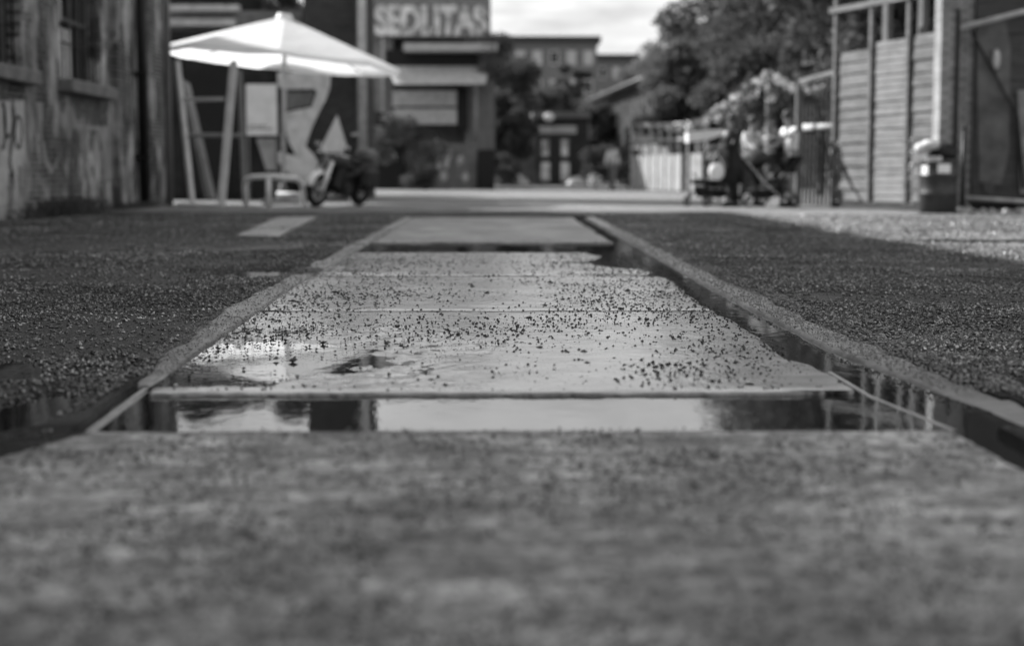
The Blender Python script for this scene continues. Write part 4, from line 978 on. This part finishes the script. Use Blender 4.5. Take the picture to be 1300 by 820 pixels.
# ------------------------------------------------------------------ people
def skin(name, joints, edges, root, m, parent, sub=2):
    me = bpy.data.meshes.new(name); me.from_pydata([j[0] for j in joints], edges, []); o = bpy.data.objects.new(name, me); C.objects.link(o); o.parent = parent
    md = o.modifiers.new('skin', 'SKIN'); md.use_smooth_shade = True
    if not me.skin_vertices: me.skin_vertices.new()
    sv = me.skin_vertices[0].data
    for i, j in enumerate(joints):
        r = j[1]; sv[i].radius = r if isinstance(r, tuple) else (r, r); sv[i].use_root = (i == root)
    s = o.modifiers.new('sub', 'SUBSURF'); s.levels = sub; s.render_levels = sub
    me.materials.append(m); return o
def person(label, loc, rz, H=1.72, lean=0.0, armL=((.05, .22, -.30), (.30, .20, -.30)), armR=((.05, -.22, -.30), (.30, -.20, -.30)), stride=.12,
           top=None, legs=None, shorts=False, hairlong=False, bodymat=None):
    """local +x is forward; arm = elbow offset from shoulder, hand offset from elbow (x, y-sign kept, z)"""
    t = thing('person', label, 'person', loc, rz); k = H / 1.75
    def V(x, y, z): return Vector((x * k, y * k, z * k))
    hip = V(0, 0, .95); sp = lambda z, x: V(math.sin(lean) * z + x, 0, .95 + math.cos(lean) * z)
    J = []; E = []
    def J_(p, r): J.append((tuple(p), (r[0] * k, r[1] * k) if isinstance(r, tuple) else r * k)); return len(J) - 1
    pel = J_(hip, (.13, .10)); wa = J_(sp(.18, 0), (.125, .09)); ch = J_(sp(.38, 0), (.15, .105)); nk = J_(sp(.54, .0), .055); hd0 = J_(sp(.62, .015), .07); hd1 = J_(sp(.72, .02), (.085, .095)); hd2 = J_(sp(.80, .01), .05)
    E += [(pel, wa), (wa, ch), (ch, nk), (nk, hd0), (hd0, hd1), (hd1, hd2)]
    hands = []; limbs = {}
    for s, arm in ((1, armL), (-1, armR)):
        sh_ = sp(.47, 0) + V(0, s * .185, 0); el = sh_ + V(arm[0][0], arm[0][1] - s * .18, arm[0][2]); wr = el + V(arm[1][0], 0, arm[1][2]) * .85 + V(0, (arm[1][1] - arm[0][1]) * .5, 0)
        pm = wr + (wr - el).normalized() * .07 * k
        a = J_(sh_, .055); b = J_(el, .042); c = J_(wr, .028); d_ = J_(pm, (.040, .020)); E += [(ch, a), (a, b), (b, c), (c, d_)]; hands.append((wr, pm, (wr - el).normalized(), s)); limbs[s] = (sh_, el, wr)
        hp_ = hip + V(0, s * .09, -.05); kn = V(stride * s * .6 + .04, s * .10, .50); an_ = V(stride * s - .02, s * .10, .09); toe = V(stride * s + .16, s * .12, .035)
        a = J_(hp_, .09); b = J_(kn, .058); c = J_(an_, .038); d_ = J_(toe, (.04, .03)); E += [(pel, a), (a, b), (b, c), (c, d_)]; limbs[(s, 'l')] = (hp_, kn, an_, toe)
    body = skin('body', J, E, pel, M['skin'], t)
    # five fingers per hand, then nose and ears
    for wr, pm, dd, s in hands:
        fg_ = MB(); side = dd.cross(Vector((1, 0, 0)) if abs(dd.x) < .8 else Vector((0, 0, 1))).normalized()
        for i, l in enumerate((.062, .072, .068, .055)):
            b0 = pm - dd * .01 + side * (i - 1.5) * .019 * k; fg_.tube([b0, b0 + dd * l * .5 * k, b0 + dd * l * k * .85 + Vector((0, 0, -.02 * k))], [.0085 * k, .008 * k, .006 * k], 6)
        b0 = wr.lerp(pm, .3) - side * .03 * k; fg_.tube([b0, b0 + dd * .03 * k - side * .02 * k, b0 + dd * .06 * k - side * .022 * k], [.011 * k, .01 * k, .007 * k], 6)
        tag(fg_.build('fingers', M['skin'], t), kind='stuff')
    hc = sp(.72, .02)
    fg_ = MB(); fg_.ball(hc + V(.098, 0, -.005), .016 * k, 8, (1.2, .7, 1.5)); fg_.build('nose', M['skin'], t)
    for s in (-1, 1): fg_ = MB(); fg_.ball(hc + V(0, s * .088, 0), .026 * k, 8, (.6, .4, 1.1)); fg_.build('ear', M['skin'], t)
    for s in (-1, 1): ey = MB(); ey.ball(hc + V(.086, s * .032, .02), .010 * k, 6); ey.build('eye', M['hair'], t)
    ey = MB(); ey.ball(hc + V(.088, 0, -.045), .012 * k, 6, (.5, 2, .5)); ey.build('mouth', M['hair'], t)
    hr = MB(); hr.ball(hc + V(-.02, 0, .03), .105 * k, 14, (1.0, .95, 1.05), jit=.03)
    if hairlong: hr.ball(hc + V(-.06, 0, -.08), .09 * k, 12, (.7, 1.0, 1.6), jit=.03)
    hr.build('hair', M['hair'], t)
    # shirt
    J2 = []; E2 = []
    def K(p, r): J2.append((tuple(p), (r[0] * k, r[1] * k) if isinstance(r, tuple) else r * k)); return len(J2) - 1
    a = K(hip + V(0, 0, .02), (.155, .125)); b = K(sp(.18, 0), (.15, .115)); c = K(sp(.38, 0), (.175, .125)); d_ = K(sp(.50, 0), (.10, .07)); E2 += [(a, b), (b, c), (c, d_)]
    for s in (-1, 1):
        sh_, el, wr = limbs[s]; e_ = K(sh_, .075); f_ = K(sh_.lerp(el, .75), .062); E2 += [(c, e_), (e_, f_)]
        if not shorts: g1 = K(el, .055); g2_ = K(el.lerp(wr, .9), .042); E2 += [(f_, g1), (g1, g2_)]
    skin('shirt', J2, E2, 0, top or M['white'], t)
    J2 = []; E2 = []
    a = K(hip, (.15, .12))
    for s in (-1, 1):
        hp_, kn, an_, toe = limbs[(s, 'l')]; b = K(hp_ + V(0, 0, -.04), .108); E2.append((a, b))
        if shorts: c = K(hp_.lerp(kn, .8), .085); E2.append((b, c))
        else: c = K(kn, .075); d_ = K(an_, .058); E2 += [(b, c), (c, d_)]
    skin('shorts' if shorts else 'trousers', J2, E2, 0, legs or M['black'], t)
    for s in (-1, 1):
        hp_, kn, an_, toe = limbs[(s, 'l')]; f = MB(); f.ball((an_ + toe) / 2 + V(.0, 0, -.012), .13 * k, 12, (1.05, .42, .42)); f.box((an_ + toe) / 2 + V(0, 0, -.05), (.26 * k, .10 * k, .025)); f.build('shoe', M['rubber'], t)
    return t
def gx(px, Y): return (at(px, 200, Y).x, Y, 0)
pa_ = person('person in dark clothes pushing the left pushchair', gx(932, 26.2), R(200), 1.66, .06, armL=((.12, .22, -.24), (.26, .16, -.02)), armR=((.12, -.22, -.24), (.26, -.16, -.02)), top=M['black'], legs=M['black'], hairlong=True)
person('person in white long-sleeved top leaning over the right pushchair', gx(951, 27.0), R(-60), 1.66, .16, armL=((.16, .2, -.22), (.24, .16, -.10)), armR=((.16, -.2, -.22), (.24, -.16, -.10)), top=M['offw'], legs=M['midg'])
person('person in white T-shirt and black shorts beside the booth post', gx(1005, 26.5), R(200), 1.74, .12, armL=((.20, .22, -.14), (.26, .16, .0)), armR=((.10, -.22, -.26), (.24, -.16, -.06)), top=M['white'], legs=M['black'], shorts=True)
person('distant person in pale top and dark trousers walking across the yard', gx(778, 53), R(250), 1.72, .05, armL=((-.1, .22, -.27), (.04, .2, -.27)), armR=((.1, -.22, -.27), (.12, -.2, -.24)), top=M['offw'], legs=M['midg'], stride=.22)

w = MB(); cp_ = [(.27, .42), (.26, .75), (.20, 1.0), (.21, 1.22), (.19, 1.36), (.08, 1.43)]
w.lathe(cp_, (.02, 0, 0), 20); w.v = [(x * .8 + z * .05, y * 1.05, z) for x, y, z in w.v]; w.build('coat', M['black'], pa_)
# ------------------------------------------------------------------ pushchairs
def pushchair(label, loc, rz, hood, group='pushchairs'):
    t = thing('pushchair', label, 'pushchair', loc, rz, group)
    for x, s, r in ((.42, .22, .10), (.42, -.22, .10), (-.28, .27, .15), (-.28, -.27, .15)):
        w = MB(); w.tube([(x + (r - .02) * math.cos(a), s, r + (r - .02) * math.sin(a)) for a in np.linspace(0, 6.283, 20, endpoint=False)], .022, 8, closed=True); o = w.build('wheel', M['rubber'], t)
        w = MB(); w.lathe([(.03, -.03), (r * .5, 0), (.03, .03)], (x, s, r), 10, 'Y'); w.build('hub', M['chrome'], o)
    w = MB()
    for s in (-1, 1):
        w.tube([(.42, s * .20, .1), (-.05, s * .24, .52), (-.48, s * .24, 1.0), (-.55, s * .22, 1.03)], .015, 8); w.tube([(-.28, s * .25, .15), (.05, s * .24, .5), (.2, s * .24, .62)], .015, 8)
    w.tube([(-.55, -.22, 1.03), (-.58, 0, 1.04), (-.55, .22, 1.03)], .02, 8); w.build('frame', M['chrome'] if hood else M['black'], t)
    w = MB(); w.prism([(.30, -.2, .42), (.34, -.2, .50), (-.10, -.2, .48), (-.34, -.2, .92), (-.40, -.2, .88), (-.16, -.2, .38)], (0, .4, 0)); w.build('seat', M['black'], t)
    w = MB(); vs = []; fs = []
    for i in range(8):
        a = R(20 + 100 * i / 7)
        for j in range(7):
            b = math.pi * j / 6; vs.append((-.28 + .36 * math.cos(a) * math.sin(b) , .24 * math.cos(b) * 1.0, .74 + .34 * math.sin(a) * math.sin(b)))
    for i in range(7):
        for j in range(6): fs.append((i * 7 + j, i * 7 + j + 1, i * 7 + j + 8, i * 7 + j + 7))
    w.add(vs, fs, True); o = w.build('hood', M['white'] if hood == 2 else M['dark'], t); o.modifiers.new('s', 'SOLIDIFY').thickness = .012
    w = MB(); w.box((-.12, 0, .24), (.42, .34, .16), bev=.05); w.build('basket', M['dark'], t)
    w = MB(); w.box((.26, 0, .30), (.10, .30, .26), bev=.03, ry=R(25)); w.build('footrest', M['black'], t)
pushchair('dark pushchair with pale changing bag in front of the dark-clothed person', (gx(902, 26.6)[0], 26.6, 0), R(225), 0)
pushchair('dark pushchair with chrome frame between the two people in white', (gx(975, 26.4)[0], 26.3, 0), R(-35), 1)
b = MB(); p = at(910, 218, 26.0); b.ball(p, .17, 14, (.85, .5, .95), jit=.05); b.tube([p + Vector((-.12, 0, .12)), p + Vector((0, .02, .34)), p + Vector((.12, 0, .12))], .012, 6)
tag(b.build('shoulder_bag', M['white']), 'white cloth bag hanging on the left pushchair', 'bag')

# ------------------------------------------------------------------ world, sun, render settings
SAZ = math.atan2(-8.5, 6.0); SEL = R(34)        # direction towards the sun: left and a little ahead
sd = Vector((math.sin(SAZ) * math.cos(SEL), math.cos(SAZ) * math.cos(SEL), math.sin(SEL)))
W = bpy.data.worlds.new('World'); scene.world = W; W.use_nodes = True; nt = W.node_tree; bgn = nt.nodes['Background']
sky = nt.nodes.new('ShaderNodeTexSky'); sky.sky_type = 'NISHITA'; sky.sun_disc = False; sky.sun_elevation = SEL; sky.sun_rotation = SAZ; sky.air_density = 1.2; sky.dust_density = 2.5
bw_ = nt.nodes.new('ShaderNodeRGBToBW'); nt.links.new(sky.outputs[0], bw_.inputs[0])
tc = nt.nodes.new('ShaderNodeTexCoord'); sp_ = nt.nodes.new('ShaderNodeSeparateXYZ'); nt.links.new(tc.outputs['Generated'], sp_.inputs[0])
ad = N(nt, 'ShaderNodeMath', operation='ADD'); nt.links.new(sp_.outputs['Z'], ad.inputs[0]); ad.inputs[1].default_value = .10
dv = nt.nodes.new('ShaderNodeVectorMath'); dv.operation = 'DIVIDE'; nt.links.new(tc.outputs['Generated'], dv.inputs[0]); cb = nt.nodes.new('ShaderNodeCombineXYZ')
for i in range(3): nt.links.new(ad.outputs[0], cb.inputs[i])
nt.links.new(cb.outputs[0], dv.inputs[1])
cn = noise(nt, dv.outputs[0], .75, 7, .55); cn2 = noise(nt, dv.outputs[0], 2.0, 6, .6)
mask = ramp(nt, cn, [(.36, .25), (.50, 1)]); cc = ramp(nt, cn2, [(.35, .60), (.60, 1.0)])
cs = nt.nodes.new('ShaderNodeMath'); cs.operation = 'MULTIPLY'; nt.links.new(cc, cs.inputs[0]); cs.inputs[1].default_value = 5.2
cloud = nt.nodes.new('ShaderNodeMix'); cloud.data_type = 'RGBA'; nt.links.new(mask, cloud.inputs[0]); nt.links.new(bw_.outputs[0], cloud.inputs[6]); nt.links.new(cs.outputs[0], cloud.inputs[7])
nt.links.new(cloud.outputs[2], bgn.inputs['Color']); bgn.inputs['Strength'].default_value = .078
sl = bpy.data.lights.new('sun', 'SUN'); sl.energy = 3.9; sl.angle = R(.5); sl.color = (1, 1, 1); so = bpy.data.objects.new('sun', sl); C.objects.link(so); so.rotation_euler = sd.to_track_quat('Z', 'Y').to_euler()
scene.render.engine = 'CYCLES'
scene.view_settings.view_transform = 'Standard'; scene.view_settings.look = 'None'; scene.view_settings.gamma = 1
scene.view_settings.exposure = 1.42
scene.cycles.max_bounces = 6
